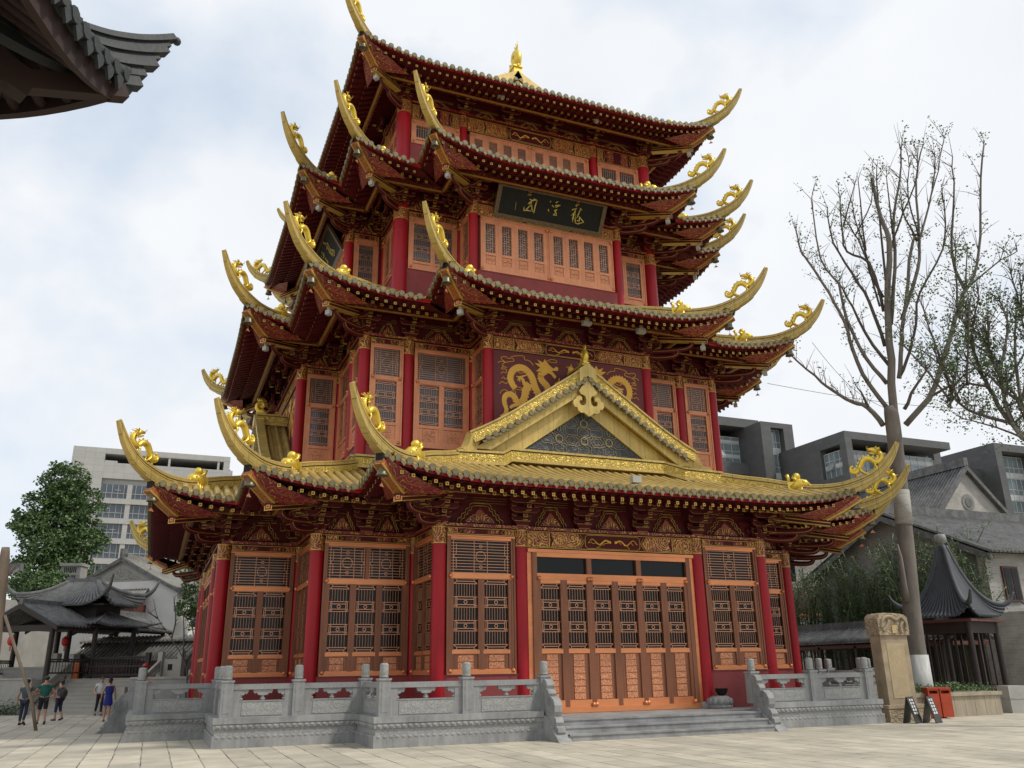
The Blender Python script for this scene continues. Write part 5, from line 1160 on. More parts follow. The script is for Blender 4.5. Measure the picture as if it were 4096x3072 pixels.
# ================================================================ SURROUNDING BUILDINGS
GT=mat('grey_roof_tile',(.135,.135,.132),.8,0,.4,3.5,.5,10,dirt=.45); GTL=mat('pale_roof_tile',(.235,.225,.20),.8,0,.3,2.5,.4,14,dirt=.3); DW=mat('black_brown_wood',(.022,.014,.011),.6,0,.3,3); RW=mat('brown_red_wood',(.10,.032,.022),.55,0,.25,3)
PLAS=mat('white_plaster',(.68,.67,.63),.9,0,.06,.6,.1,20,dirt=.12); GB=brickmat('grey_brick',(.235,.225,.205),(.19,.185,.17),(.30,.29,.27),.42,.11,.008,.9,bump=.3,var=.2); GBL=brickmat('pale_grey_brick',(.40,.375,.335),(.32,.305,.275),(.44,.42,.38),.45,.13,.008,.9,bump=.3,var=.2)
CONC=mat('grey_stucco',(.33,.32,.29),.9,0,.15,1,.2,20,dirt=.25)
def tile_slope(m,fn,n,nu,mt,r=.085,ends=True):
    """fn(a,u): a along the eave 0..1, u up the slope 0..1"""
    W_=n+1
    vs=[fn(a/n,u/nu) for u in range(nu+1) for a in range(n+1)]
    m.add(vs,[(u*W_+a,u*W_+a+1,(u+1)*W_+a+1,(u+1)*W_+a) for u in range(nu) for a in range(n)],mt,True)
    for a in range(n):
        P=[Vector(fn((a+.5)/n,u/nu)) for u in range(nu+1)]
        if (P[0]-P[-1]).length<.15: continue
        m.tube([p+Vector((0,0,.02)) for p in P],r,mt,6)
def curved_roof(m,hw,hd,ze,zr,rl,lift,mt,sp=.26,prof=1.6,tip=.8,rr=.11,ridge=True,ext=1.):
    """hip roof with upturned corners: half sizes hw,hd; ridge half length rl along x"""
    def side(ax):
        def f(a,u):
            q=u**1.0; s_=2*a-1
            if ax in (0,2):
                x=s_*(hw*(1-u)+rl*u); y=-(hd*(1-u)); e=1-abs(s_)
            else:
                x=hw*(1-u)+rl*u; y=s_*hd*(1-u); e=1-abs(s_)
            z_=ze+(zr-ze)*(u**prof*.75+u*.25)+lift*max(0,1-e/.55)**2*max(0,1-u)**1.5
            if ax==2: x,y=-x,-y
            if ax==3: x,y=-x,-y
            return (x,y,z_)
        return f
    for ax in range(4): tile_slope(m,side(ax),max(6,int(2*(hw if ax%2==0 else hd)/sp)),6,mt)
    for sx in (-1,1):
        for sy in (-1,1):
            P=[]
            for u in (1,.8,.6,.4,.2,.08,0): P.append((sx*(hw*(1-u)+rl*u),sy*hd*(1-u),ze+(zr-ze)*(u**prof*.75+u*.25)+lift*max(0,1-u)**1.5+.08))
            d=Vector((sx*hw,sy*hd,0)).normalized(); P+=[(P[-1][0]+d.x*.35*ext,P[-1][1]+d.y*.35*ext,P[-1][2]+tip*.35),(P[-1][0]+d.x*.62*ext,P[-1][1]+d.y*.62*ext,P[-1][2]+tip)]
            pp=smooth_path(P,3); L_=len(pp); m.tube(pp,[rr if i<L_*.75 else rr*(1-.8*(i-L_*.75)/(L_*.25)) for i in range(L_)],mt,7)
    if ridge and rl>0: m.sweep([(-rl-.15,0,zr+.3),(-rl*.5,0,zr+.2),(0,0,zr+.17),(rl*.5,0,zr+.2),(rl+.15,0,zr+.3)],lambda i,u:rect(.2,-.35,.05),mt)
def soffit(m,hw,hd,ze,mt): m.bx(-hw*.97,hw*.97,-hd*.97,hd*.97,ze-.16,ze-.06,mt)
def gable_roof(m,hw,y0,y1,ze,za,mt,over=.3,rib=.24,board=DW):
    for sx in (-1,1): tile_slope(m,lambda a,u,sx=sx:(sx*(hw+over)*(1-u),(y0+(y1-y0)*a) if sx>0 else (y1+(y0-y1)*a),ze+(za-ze)*(.9*u+.1*u*u)-over*.4*(1-u)),max(4,int(abs(y1-y0)/rib)),4,mt)
    m.sweep([(0,y0-.02,za+.2),(0,y1+.02,za+.2)],lambda i,u:rect(.2,-.3,.05),mt)
    for yy in (y0,y1):
        for sx in (-1,1): m.prism([(sx*(hw+over),ze-over*.4-.22),(sx*(hw+over),ze-over*.4-.02),(0,za-.02),(0,za-.28)],yy-.04,yy+.04,board)
O_=Vector((-17,12.1,-.05)); G=TR(*O_)@RZ(R(-35))
def gth(name,label,cat,x,y,z_=0,rz=0,group=None,data=None):
    o=thing(name,label,cat,group=group,data=data); o.matrix_world=G@TR(x,y,z_)@RZ(rz); return o
# stairs and retaining walls up to the pavilion terrace
ST=mat('pale_stair_stone',(.36,.34,.295),.85,0,.15,1.5,.2,30,dirt=.2)
st=gth('stone_stairs','broad pale stone stairs climbing to the dark pavilion','stairs',0,0)
m=MB()
for b in range(9): m.bx(-2.4,2.6,b*.30,3.4,.183*b+.001*b,.183*(b+1),ST); m.bx(-2.4,2.6,b*.30-.025,b*.3+.05,.183*(b+1)-.035,.183*(b+1)+.003,ST)
put('flight',m,st)
for sx,x in ((-1,-2.55),(1,2.75)):
    m=MB(); m.prism([(0,0),(0,.12),(2.7,1.77),(3.1,1.77),(3.1,0)],-.15,.15,ST,TR(x,0,0)@RZ(PI/2)@Matrix.Diagonal((1,-1,1,1)))
    for z0 in (.42,.80): m.prism([(.05,z0),(2.7,z0+1.65),(2.7,z0+1.77),(.05,z0+.12)],-.07,.07,ST,TR(x,0,0)@RZ(PI/2)@Matrix.Diagonal((1,-1,1,1)))
    for y_ in (.0,2.7): m.bx(x-.13,x+.13,y_-.13,y_+.13,(1.65/2.7)*y_,(1.65/2.7)*y_+1.25,ST)
    m.prism([(.1,.5),(2.6,2.05),(2.6,2.4),(.1,.85)],-.03,.03,ST,TR(x,0,0)@RZ(PI/2)@Matrix.Diagonal((1,-1,1,1)))
    m.bx(x+sx*.15,x+sx*.95,2.7,2.95,1.65,2.55,ST); m.bx(x+sx*.95,x+sx*1.2,2.65,3.0,1.65,2.95,ST); m.bx(x+sx*.42,x+sx*.68,2.69,2.7,2.0,2.3,BLACK)
    put('stair_parapet',m,st)
tw=gth('retaining_wall','pale retaining wall carrying the pavilion terrace','wall',0,0)
m=MB(); m.bx(-12,-2.7,.2,18,0,1.65,CONC); m.bx(-12,-2.7,.15,.5,1.65,1.72,ST); m.bx(-12,-2.7,2.4,2.7,1.65,2.25,CONC); m.bx(-12,-2.7,2.36,2.74,2.2,2.28,ST); m.bx(2.9,9,.2,18,0,1.65,CONC); m.bx(-2.7,2.9,3.4,18,0,1.64,CONC); m.bx(2.9,9,.15,.5,1.6,1.7,ST); put('wall',m,tw)
m=MB(); leaves(m,1500,lambda:(random.uniform(-9,-2.7),random.uniform(-.15,.1),abs(random.gauss(0,.3))),.12,LEAF[:2]); o=gth('hedge','low dark hedge at the foot of the pale retaining wall','hedge',0,0,data=m); o['kind']='stuff'
# dark timber pavilion with curved eaves
pv=gth('timber_pavilion','dark timber pavilion with sweeping grey tiled roofs at the head of the stairs','pavilion',-4.2,4.7)
m=MB(); curved_roof(m,2.95,1.75,5.45,6.85,.95,.65,GT,.25,1.5,.85,.14); soffit(m,2.7,1.5,5.6,DW); m.bx(-1.9,1.9,-1.0,1.0,4.2,5.6,DW)
put('upper_roof',m,pv)
m=MB(); curved_roof(m,3.05,2.3,4.35,5.1,1.8,.12,GT,.25,1.2,.1,.08,False); soffit(m,2.8,2.1,4.4,DW); put('lower_roof',m,pv)
m=MB(); T_=[]
gable_roof(m,2.1,-4.5,-1.2,4.35,5.4,GT); m.v=[(x+.1,y,z_) for x,y,z_ in m.v]; put('wing_roof',m,pv)
m=MB(); gable_roof(m,1.9,1.2,4.5,4.3,5.15,GT); m.v=[(x+.9,y,z_) for x,y,z_ in m.v]; put('wing_roof',m,pv)
for x,y in ((-1.9,-4.2),(2.0,-4.2),(-2.5,-1.6),(2.5,-1.6),(2.5,1.6),(-2.5,1.6),(.9,-1.6),(2.6,4.2),(-.6,4.2)):
    m=MB(); m.cyl(.13,1.6,4.4,DW,10); put('column',m,pv,(x,y,0))
m=MB()
for a,b in (((-2.5,-1.6),(-1.9,-4.2)),((2.5,-1.6),(2.0,-4.2)),((2.5,-1.6),(2.5,1.6)),((2.5,1.6),(2.6,4.2)),((.9,-1.6),(2.5,-1.6))):
    A_=Vector((*a,0));B_=Vector((*b,0));n=max(3,int((B_-A_).length/.17))
    for z_ in (1.95,2.5,2.6): m.tube([A_+Vector((0,0,z_)),B_+Vector((0,0,z_))],.04,DW,5)
    for q in range(n+1): p=A_.lerp(B_,q/n); m.tube([p+Vector((0,0,1.9)),p+Vector((0,0,2.6))],.02,DW,4)
    m.tube([A_+Vector((0,0,4.15)),B_+Vector((0,0,4.15))],.09,DW,6)
put('railing',m,pv)
m=MB(); m.bx(-1.9,2.1,-4.2,-4.1,4.0,4.3,DW); put('beam',m,pv)
fn_=gth('timber_fence','black timber railing along the head of the stairs','fence',-.6,2.95,1.65)
m=MB()
for x in (-1.6,2.4): m.bx(x-.12,x+.12,-.1,.1,0,1.25,DW)
for z_ in (.12,.55,.95,1.0): m.bx(-1.6,2.4,-.04,.04,z_,z_+.08,DW)
for q in range(22): x=-1.5+q*.18; m.bx(x-.018,x+.018,-.02,.02,.12,.95,DW)
for q in range(9): x=-1.4+q*.43; m.tube([(x,0,.2),(x+.2,0,.35),(x,0,.5)],.02,DW,4)
put('rail',m,fn_)
mk=gth('sign_post','slim orange-red post sign at the head of the stairs','sign',-2.15,2.6,1.65); m=MB(); m.bx(-.14,.14,-.06,.06,0,1.0,mat('post_orange',(.5,.10,.02),.5)); m.bx(-.14,.14,-.062,.062,.9,1.25,DK); put('panel',m,mk)
LR=mat('lantern_red',(.45,.012,.02),.5)
for q,(x,y) in enumerate(((-5.9,.3),(-4.4,.3),(-3.1,2.6))):
    m=MB(); m.ball((0,0,0),.19,LR,12,sz=1.35); m.cyl(.07,.24,.29,GOLD,8); m.cyl(.07,-.29,-.24,GOLD,8); m.tube([(0,0,.29),(0,0,.75)],.01,DK,4); m.tube([(0,0,-.29),(0,0,-.5)],.03,LR,5)
    gth('lantern',('red paper lantern nearest the propped log under the dark pavilion eave','red paper lantern in the middle under the dark pavilion eave','red paper lantern nearest the stairs under the dark pavilion eave')[q],'lantern',x,y,3.55,group='red lanterns under the pavilion',data=m)
# white gabled house behind
wh=gth('white_house','white plastered house with a grey tiled gable roof behind the pavilion','house',-7.0,11.6)
m=MB(); m.prism([(-4.3,0),(4.3,0),(4.3,6.9),(0,9.1),(-4.3,6.9)],0,9,PLAS); put('wall',m,wh)
m=MB(); gable_roof(m,4.35,-.25,9.3,7.0,9.2,GTL,.3,.3,GT); m.bx(-.1,.1,-.35,.2,9.1,9.75,GT); put('roof',m,wh)
m=MB(); m.prism([(-2.6,7.62),(2.6,7.62),(0,8.95)],-.03,.01,CONC); m.prism([(-1.5,7.75),(1.5,7.75),(0,8.55)],-.06,-.02,carved('gable_relief',(.27,.26,.235),.9,0,3,1)); put('gable_ornament',m,wh)
m=MB(); m.prism([(-4.3,6.85),(-2.6,7.62),(-3.1,7.62),(-4.3,7.1)],-.05,.01,GT); m.prism([(4.3,6.85),(2.6,7.62),(3.1,7.62),(4.3,7.1)],-.05,.01,GT)
put('gable_band',m,wh)
m=MB(); tile_slope(m,lambda a,u:(-.8+3.0*a,-1.5+1.5*u,6.1+.95*u),14,3,GTL); m.bx(-.7,2.1,-1.2,0,5.3,6.05,RW); put('canopy_roof',m,wh)
lw=gth('garden_wall','low wall capped with pale roof tiles behind the timber pavilion','wall',-2.5,8.6,1.65)
m=MB(); m.bx(-4,3.5,0,.3,0,1.5,PLAS)
tile_slope(m,lambda a,u:(-4.2+8*a,-1.6+1.7*u,.9+1.15*u),30,3,GTL); m.bx(-4,3.6,-1.5,-1.4,0,.9,RW); tile_slope(m,lambda a,u:(-4.2+8*a,-.5+.7*u,2.0+.3*u),30,2,GTL); put('capping',m,lw)
w2=thing('white_house','white plastered house with dark roof beyond the propped log','house',(-27.2,24,0),R(-35))
m=MB(); m.bx(-3.5,4.2,0,7,0,6.2,CONC); put('wall',m,w2); m=MB(); tile_slope(m,lambda a,u:(-4+8.8*a,-.7+3.5*u,6.1+1.9*u),30,3,GT); m.sweep([(-4,2.8,8.1),(4.8,2.8,8.1)],lambda i,u:rect(.25,-.2,.25),GT); put('roof',m,w2)
ct=thing('chimney_tower','small grey brick vent tower with lattice openings beyond the white house','tower',(-20.0,38.2,0),R(-20)); m=MB(); m.bx(-.75,.75,-.6,.6,0,9.8,GB); m.bx(-.85,.85,-.7,.7,9.8,10.0,GB); put('shaft',m,ct); m=MB()
for r_ in range(2):
    for c in range(7): m.bx(-.5+c*.14,-.42+c*.14,-.61,-.59,8.7+r_*.6,9.1+r_*.6,BLACK)
put('vent',m,ct)
sh_=thing('dark_shed','dark open timber shed with sloping roof beside the pagoda\'s left corner','shed',(-9.0,14.5,-.05),R(-35))
m=MB(); tile_slope(m,lambda a,u:(-2.6+6*a,-1.5+3.2*u,4.5+1.3*u),20,3,GT); m.bx(-2.5,3.3,-1.4,1.5,4.25,4.42,DW); put('roof',m,sh_)
for x in (-2.1,.2,2.9):
    m=MB(); m.cyl(.13,0,4.4,DW,8); put('column',m,sh_,(x,-1.1,0))
m=MB(); m.bx(-2.2,3,1.2,1.35,0,4.3,DW); m.bx(-2.2,3,-.2,0,0,1.2,CONC); put('wall',m,sh_)
yh=thing('tiled_house','low house with grey tiled roof glimpsed behind the green tree','house',(-9.5,30,0),R(-35)); m=MB(); m.bx(-5,5,0,5,0,6.2,PLAS); put('wall',m,yh); m=MB(); gable_roof(m,3,-5.4,5.4,6.2,8.2,GTL); m.v=[(y,-x+2.5,z_) for x,y,z_ in m.v]; put('roof',m,yh)

# propped log at the left edge
lg=thing('propped_log','thick lopped tree trunk held by slanting timber props at the plaza\'s far side','tree',(-18.8,-.8,-.05))
m=MB(); m.tube(smooth_path([(0,0,-.1),(-.05,0,2.2),(-.16,0,4.4),(-.22,0,5.6),(-.26,0,6.3)],3),[.24,.24,.23,.22,.22,.21,.2,.2,.19,.18,.17,.15,.13],mat('pruned_bark',(.19,.145,.105),.9,0,.35,3,.7,14,scale=(1,1,.3)),12)
for d in ((-.3,0),(.32,.1)): m.tube([(-.2,0,5.2),(-.2+d[0]*.6,d[1],5.45),(-.2+d[0],d[1],5.65)],[.12,.1,.06],BARK,7)
put('trunk',m,lg)
m=MB(); TW=mat('weathered_timber',(.22,.17,.125),.85,0,.25,3)
m.tube([(.1,-.1,3.9),(1.35,.25,1.0),(1.62,.35,-.02)],[.055,.06,.06],TW,7); m.tube([(-.1,-.1,3.9),(-1.5,-.6,-.02)],.07,TW,7); put('prop',m,lg)

# grey office block far left
OF=mat('office_panel',(.40,.395,.375),.7,0,.06,.4); OG=mat('office_glass',(.05,.068,.088),.15,0,.2,.3,0,spec=.8); OFB=brickmat('office_cladding',(.37,.365,.345),(.34,.335,.315),(.23,.225,.21),1.5,1.05,.02,.7,bump=.1,var=.06,off=0)
of=thing('office_block','pale grey multi-storey office block with window bands far behind the green tree','office building',(0,110,0))
m=MB(); m.bx(-24.1,-4.38,.6,13.9,0,31.54,OFB); m.bx(-28.8,-24.1,.0,14,33,36.45,OFB); m.bx(-24.1,-4.9,0,14,35.55,36.45,OFB); m.bx(-24.1,-4.36,0,14,31.55,34.1,OFB); m.bx(-28.8,-24.1,0,14,0,33,OFB); m.bx(-24.1,-4.4,6,6.4,34.1,35.6,DK)
for x in (-14.6,-6.9): m.bx(x,x+.35,.1,.6,34.1,35.6,OFB)
m.bx(-5.9,-4.92,.02,13.9,34.1,35.55,OFB); m.bx(-24.05,-22.2,.05,3,34.1,34.45,OFB)
for f in range(10): m.bx(-24.1,-4.35,-.15,.6,28.35-.85-f*3.15+.0,28.35-f*3.15,OFB)
put('wall',m,of)
m=MB(); fr=MB()
for f in range(10):
    z0=28.35-f*3.15; m.bx(-24.1,-4.35,.35,.5,z0,z0+2.3,OG)
    for q in range(24): x=-24.1+q*.86; fr.bx(x-.03,x+.03,.22,.36,z0,z0+2.3,OF)
    for zz in (.0,.85): fr.bx(-24.1,-4.35,.22,.36,z0+zz,z0+zz+.07,OF)
    for q in range(3): x=-20.2+q*6.4; fr.bx(x,x+.75,-.05,.4,z0,z0+2.3,OFB)
    for q in range(4): x=-22.0+q*4.4+(f%2)*1.7; fr.bx(x,x+.86,.2,.33,z0+1.35,z0+1.42,OF)
put('window_band',m,of); put('window_frame',fr,of)

# dark granite office buildings on the right
GR=brickmat('dark_granite',(.085,.085,.083),(.07,.071,.07),(.05,.05,.05),1.2,.62,.012,.55,bump=.1,var=.12,off=0); CW=mat('curtain_glass',(.16,.20,.215),.08,0,.35,.35,0,spec=.9); CWF=mat('mullion',(.45,.46,.46),.5)
def glasswall(o,x0,x1,z0,z1,y,nx,nz,axis='x'):
    g=MB(); f=MB(); B=(lambda mm,a,b,c,d,e,h,mt: mm.bx(a,b,c,d,e,h,mt)) if axis=='x' else (lambda mm,a,b,c,d,e,h,mt: mm.bx(c,d,a,b,e,h,mt))
    B(g,x0,x1,y,y+.1,z0,z1,CW)
    for q in range(nx+1): x=x0+(x1-x0)*q/nx; B(f,x-.035,x+.035,y-.06,y,z0,z1,CWF)
    for q in range(nz+1): z_=z0+(z1-z0)*q/nz; B(f,x0,x1,y-.06,y,z_-.035,z_+.035,CWF)
    for q in range(nz):
        if q%2: B(g,x0,x1,y-.02,y-.005,z0+(z1-z0)*q/nz+.1,z0+(z1-z0)*(q+.55)/nz,CWF)
    put('glazing',g,o); put('mullion_frame',f,o)
    w_=MB(); a=(x0+x1)/2; zz=z0+(z1-z0)*.3; P=[(a,zz),(a+.7,zz)]
    if axis=='x': w_.add([(a,y-.08,zz+.8),(a+.9,y-.08,zz+.8),(a+.9,y-.5,zz),(a,y-.5,zz)],[(0,1,2,3),(3,2,1,0)],CWF)
    else: w_.add([(y-.08,a,zz+.8),(y-.08,a+.9,zz+.8),(y-.5,a+.9,zz),(y-.5,a,zz)],[(0,1,2,3),(3,2,1,0)],CWF)
    put('open_window',w_,o)
def framebox(m,x0,x1,y0,y1,z0,z1,ft,fs,mt):
    m.bx(x0,x0+fs,y0,y1,z0,z1,mt); m.bx(x1-fs,x1,y0,y1,z0,z1,mt); m.bx(x0+fs,x1-fs,y0,y1,z1-ft,z1,mt)
a=thing('granite_office','dark granite framed office with open roof frame just right of the pagoda','office building',(0,45,0)); m=MB()
framebox(m,42.0,53.4,0,12,0,30.7,1.1,1.0,GR); m.bx(43,52.4,.5,11.5,0,23.6,GR); m.bx(43,52.4,-.02,1,23.6,25.0,GR); m.bx(43,52.4,3,11,25,28.3,GR); m.bx(43,52.4,10.5,11.4,25,29.6,GR); put('wall',m,a)
glasswall(a,43,52.4,25.0,28.6,1.5,8,4)
for q in range(3):
    for f in range(3): g=MB(); x=45.3+q*2.6; g.bx(x,x+1.6,.42,.55,21.8-f*3.2,23.3-f*3.2,CW); g.bx(x+.78,x+.83,.38,.42,21.8-f*3.2,23.3-f*3.2,CWF); put('window',g,a)
a=thing('granite_office','narrow dark granite tower block with one tall recessed window strip','office building',(0,42,0)); m=MB()
framebox(m,51.2,56.0,0,10,0,29.6,.65,1.45,GR); m.bx(52.6,54.6,1.4,9,0,29,GR); put('wall',m,a); glasswall(a,52.65,54.55,15,28.9,.9,3,9)
a=thing('granite_office','dark granite office with a deep square recess seen corner-on behind the golden eave','office building',(0,32,0)); m=MB()
m.bx(54.18,55.1,0,.9,0,25.2,GR); m.bx(54.18,70,0,12,25.2,26.05,GR); m.bx(54.18,55.1,4.0,12,0,25.2,GR); m.bx(54.18,55.1,.9,4.0,0,21.3,GR); m.bx(55.3,70,2.2,12,0,24.4,GR); m.bx(54.185,55.09,.9,4,24.7,25.19,GR); m.bx(55.1,70,.6,2.2,0,20.0,GR); m.bx(61.0,61.6,.3,1,20,25.2,GR); put('wall',m,a)
glasswall(a,55.3,69,20.4,24.5,2.0,12,4); glasswall(a,.9,4.0,21.4,24.2,55.0-.3,4,3,'y')
a=thing('granite_office','dark granite office partly hidden by the leafing tree\'s branches','office building',(0,38,0)); m=MB()
framebox(m,70.6,75.4,0,10,0,28.1,.7,1.2,GR); m.bx(71.8,74.2,1.4,9,0,27.4,GR); m.bx(75.4,84,1.5,12,0,25.5,GR); framebox(m,84,92,-1,10,0,28.5,1,1.2,GR); m.bx(85.2,90.8,1,9,0,27,GR); m.bx(92,110,-3,9,0,28,GR); put('wall',m,a); glasswall(a,71.85,74.15,14,27.3,.9,3,9); glasswall(a,85.3,90.7,14,27.3,.6,6,9)

# grey brick hall with gable behind the bamboo, and the stone hall beyond
gh=thing('brick_hall','long grey brick hall with a broad tiled gable roof behind the bamboo','hall',(24,0,0)); m=MB()
m.add([(0,-6.4,0),(0,5.6,0),(0,5.6,7.0),(0,-.6,9.6),(0,-6.4,7.0)],[(4,3,2,1,0)],GB); m.bx(0.02,22,-6.4,5.6,0,6.9,GBL); m.bx(-.12,.05,-6.45,-6.0,0,6.9,GBL); put('wall',m,gh)  # sunlight on south wall and corner painted as paler brick than the gable
m=MB(); 
for sy in (-1,1): tile_slope(m,(lambda a,u:(-.45+23*a,-7.1+6.5*u,6.85+2.95*u)) if sy<0 else (lambda a,u:(22.5-23*a,6.4-7.0*u,6.7+3.1*u)),80,4,GT)
m.sweep([(-.5,-.6,10.0),(22.5,-.6,10.0)],lambda i,u:rect(.28,-.25,.3),GT)
for a_,b_ in (((-7.1,6.7),(-.6,9.65)),((6.4,6.55),(-.6,9.65))): m.prism([(a_[0],a_[1]-.3),(a_[0],a_[1]),(b_[0],b_[1]),(b_[0],b_[1]-.3)],-.5,-.35,GT,RZ(PI/2)@Matrix.Diagonal((1,-1,1,1)))
put('roof',m,gh)
for q in range(3):
    w_=MB(); x=.9+q*3.2; w_.bx(x,x+1.1,-6.5,-6.38,4.55,6.25,RW); put('window',w_,gh); w2_=MB(); w2_.bx(x+.1,x+.5,-6.52,-6.49,4.65,6.15,GLASS); w2_.bx(x+.6,x+1.0,-6.52,-6.49,4.65,6.15,GLASS); put('pane',w2_,gh)
s2_=thing('stone_hall','pale stone hall with a steep gable and round medallion','hall',(0,8,0)); m=MB(); m.prism([(38.3,0),(46.5,0),(46.5,11.0),(41.5,15.6),(38.3,12.4)],0,16,GBL); put('wall',m,s2_)
m=MB(); tile_slope(m,lambda a,u:(37.6+3.9*u,16.4-16.7*a,11.7+4.0*u),55,4,GT); tile_slope(m,lambda a,u:(47.2-5.7*u,-.3+16.7*a,10.3+5.4*u),55,4,GT); m.sweep([(41.5,-.4,16.0),(41.5,16.4,16.0)],lambda i,u:rect(.4,-.3,.35),GT)
m.prism([(37.6,11.4),(37.6,11.75),(41.5,15.8),(41.5,15.4)],-.4,-.1,GT); m.prism([(47.2,10.0),(47.2,10.35),(41.5,15.8),(41.5,15.4)],-.4,-.1,GT); put('roof',m,s2_)
m=MB(); m.cyl(.62,-.04,.06,GB,20,T=TR(41.4,0,13.0)@Matrix.Rotation(PI/2,4,'X')); m.cyl(.35,.06,.1,GT,16,T=TR(41.4,0,13.0)@Matrix.Rotation(PI/2,4,'X')); put('medallion',m,s2_)
sw=thing('side_building','low timber building with reddish windows glimpsed beside the pagoda','building',(27,11.5,0)); m=MB(); m.bx(0,12,-3,6,0,7.2,GBL); put('wall',m,sw); m=MB(); m.bx(-.05,0,-2.6,3,5.0,6.7,RW); m.bx(-.07,-.04,-2.6,3,4.8,5.0,COPR); put('window',m,sw)
# covered corridor
co=thing('covered_corridor','long covered walkway with grey tiled roof and dark posts before the bamboo','walkway',(20.3,0,0)); m=MB()
tile_slope(m,lambda a,u:(-1.4+1.4*u,9-17*a,2.75+.75*u),64,3,GT); tile_slope(m,lambda a,u:(1.4-1.4*u,-8+17*a,2.75+.75*u),64,3,GT); m.sweep([(0,-8,3.7),(0,9,3.7)],lambda i,u:rect(.22,-.2,.15),GT); m.bx(-1.2,1.2,-7.9,8.9,2.5,2.66,RW); put('roof',m,co)
for q in range(7):
    m=MB(); m.bx(-.1,.1,-.1,.1,0,2.6,DW); put('post',m,co,(-1.1,-7.2+q*2.6,0)); put('post',m,co,(1.1,-7.2+q*2.6,0))
m=MB(); m.bx(-1.15,-1.05,-7.5,8.8,.4,.5,DW); put('rail',m,co)
# hexagonal style pointed pavilion
PT=mat('blue_black_tile',(.05,.055,.062),.65,0,.3,3,.4,14)
pp_=thing('pointed_pavilion','dark pavilion with a tall pointed grey roof and flying corners beyond the bare tree','pavilion',(18.05,-9.1,0),R(-122+45))
m=MB()
def ppf(k):
    def f(a,u):
        s_=2*a-1; rr_=1.5*(1-u)**1.08+.11*u; e=1-abs(s_); x=s_*rr_; y=-rr_
        z_=3.55+3.0*(.18*u+.82*u**2.1)+.45*max(0,1-e/.5)**2*(1-u)**2
        return tuple(RZ(PI/2*k)@Vector((x,y,z_)))
    return f
for k in range(4):
    tile_slope(m,ppf(k),15,8,PT,.06)
    P=[Vector(ppf(k)(1,u)) +Vector((0,0,.08)) for u in (1,.85,.7,.55,.4,.25,.1,0)]; d=Vector((P[-1].x,P[-1].y,0)).normalized(); P+=[P[-1]+d*.25+Vector((0,0,.18)),P[-1]+d*.42+Vector((0,0,.5))]
    q=smooth_path(P,3); m.tube(q,[.11 if i<22 else .11*(1-.8*(i-22)/6) for i in range(len(q))],PT,7)
m.lathe([(.12,6.5),(.14,6.6),(.09,6.65),(.09,6.72),(.22,6.78),(.26,6.95),(.22,7.12),(.1,7.15)],STONE,8); m.bx(-1.42,1.42,-1.42,1.42,3.35,3.45,RW); put('roof',m,pp_)
for x in (-1.1,1.1):
    for y in (-1.1,1.1): m=MB(); m.cyl(.12,.3,3.4,DW,10); put('column',m,pp_,(x,y,0))
m=MB()
for k in range(4):
    T=RZ(PI/2*k); m.bx(-1.1,1.1,-1.15,-1.05,2.9,3.35,DW,T); m.bx(-1.1,1.1,-1.15,-1.05,.75,.85,DW,T); m.bx(-1.25,1.25,-1.25,-.95,.72,.78,DW,T)
    for q in range(14): m.bx(-1.05+q*.16,-1.02+q*.16,-1.12,-1.08,.3,.75,DW,T)
    for q in (-.45,.45): m.bx(q-.05,q+.05,-1.13,-1.07,.8,2.95,DW,T)
put('railing',m,pp_); m=MB(); m.bx(-1.6,1.6,-1.6,1.6,0,.3,CONC); put('base',m,pp_)
gw=thing('grey_wall','grey brick courtyard wall with tiled coping behind the pointed pavilion','wall',(22.5,-9.5,0)); m=MB(); m.bx(-.2,14,0,.4,0,3.9,GBL); m.bx(-.2,.2,.4,2.6,0,3.9,GBL); put('wall',m,gw); m=MB(); tile_slope(m,lambda a,u:(-.6+15*a,-.35+.5*u,3.9+.35*u),50,2,GT); put('coping',m,gw)
# bamboo
BST=mat('bamboo_stem',(.09,.11,.05),.5,0,.25,3)
BAM=[]
for v_ in range(3):
    s_=MB(); l=MB()
    for q in range(9):
        x,y=random.gauss(0,.4),random.gauss(0,.5); h=random.uniform(5.2,8.0); bx_,by_=random.gauss(0,.5),random.gauss(0,.5)
        P=[(x,y,0),(x+bx_*.1,y+by_*.1,h*.4),(x+bx_*.5,y+by_*.5,h*.8),(x+bx_*1.3,y+by_*1.3,h)]; s_.tube(smooth_path(P,3),.028,BST,5)
        for w_ in range(14): f=random.uniform(.4,1.02); c=Vector(P[1]).lerp(Vector(P[3]),max(0,(f-.4)/.6)); leaves(l,16,inball((c.x,c.y,h*f),.42,.7),.17,LEAF[:3],.25)
    BAM.append((s_.mesh('stem'),l.mesh('foliage')))
for q in range(22):
    y=-6.5+q*.62; x=22.5+random.uniform(-.7,.7)
    o=thing('bamboo','slender green bamboo clump against the grey brick hall','bamboo',(x,y,-.05),random.uniform(0,6),'bamboo clumps before the grey hall',scale=random.uniform(.85,1.12)); b=BAM[q%3]; put('stem',b[0],o); put('foliage',b[1],o)
bh=thing('bush','dark green bush beside the grey courtyard wall','bush',(24.6,-10.4,0)); m=MB(); leaves(m,3000,inball((0,0,3.6),1.5,1.0),.14,LEAF[:2]); put('foliage',m,bh); m=MB(); m.tube([(0,0,-.1),(0,0,3.5)],.08,BARK,6); put('stem',m,bh)

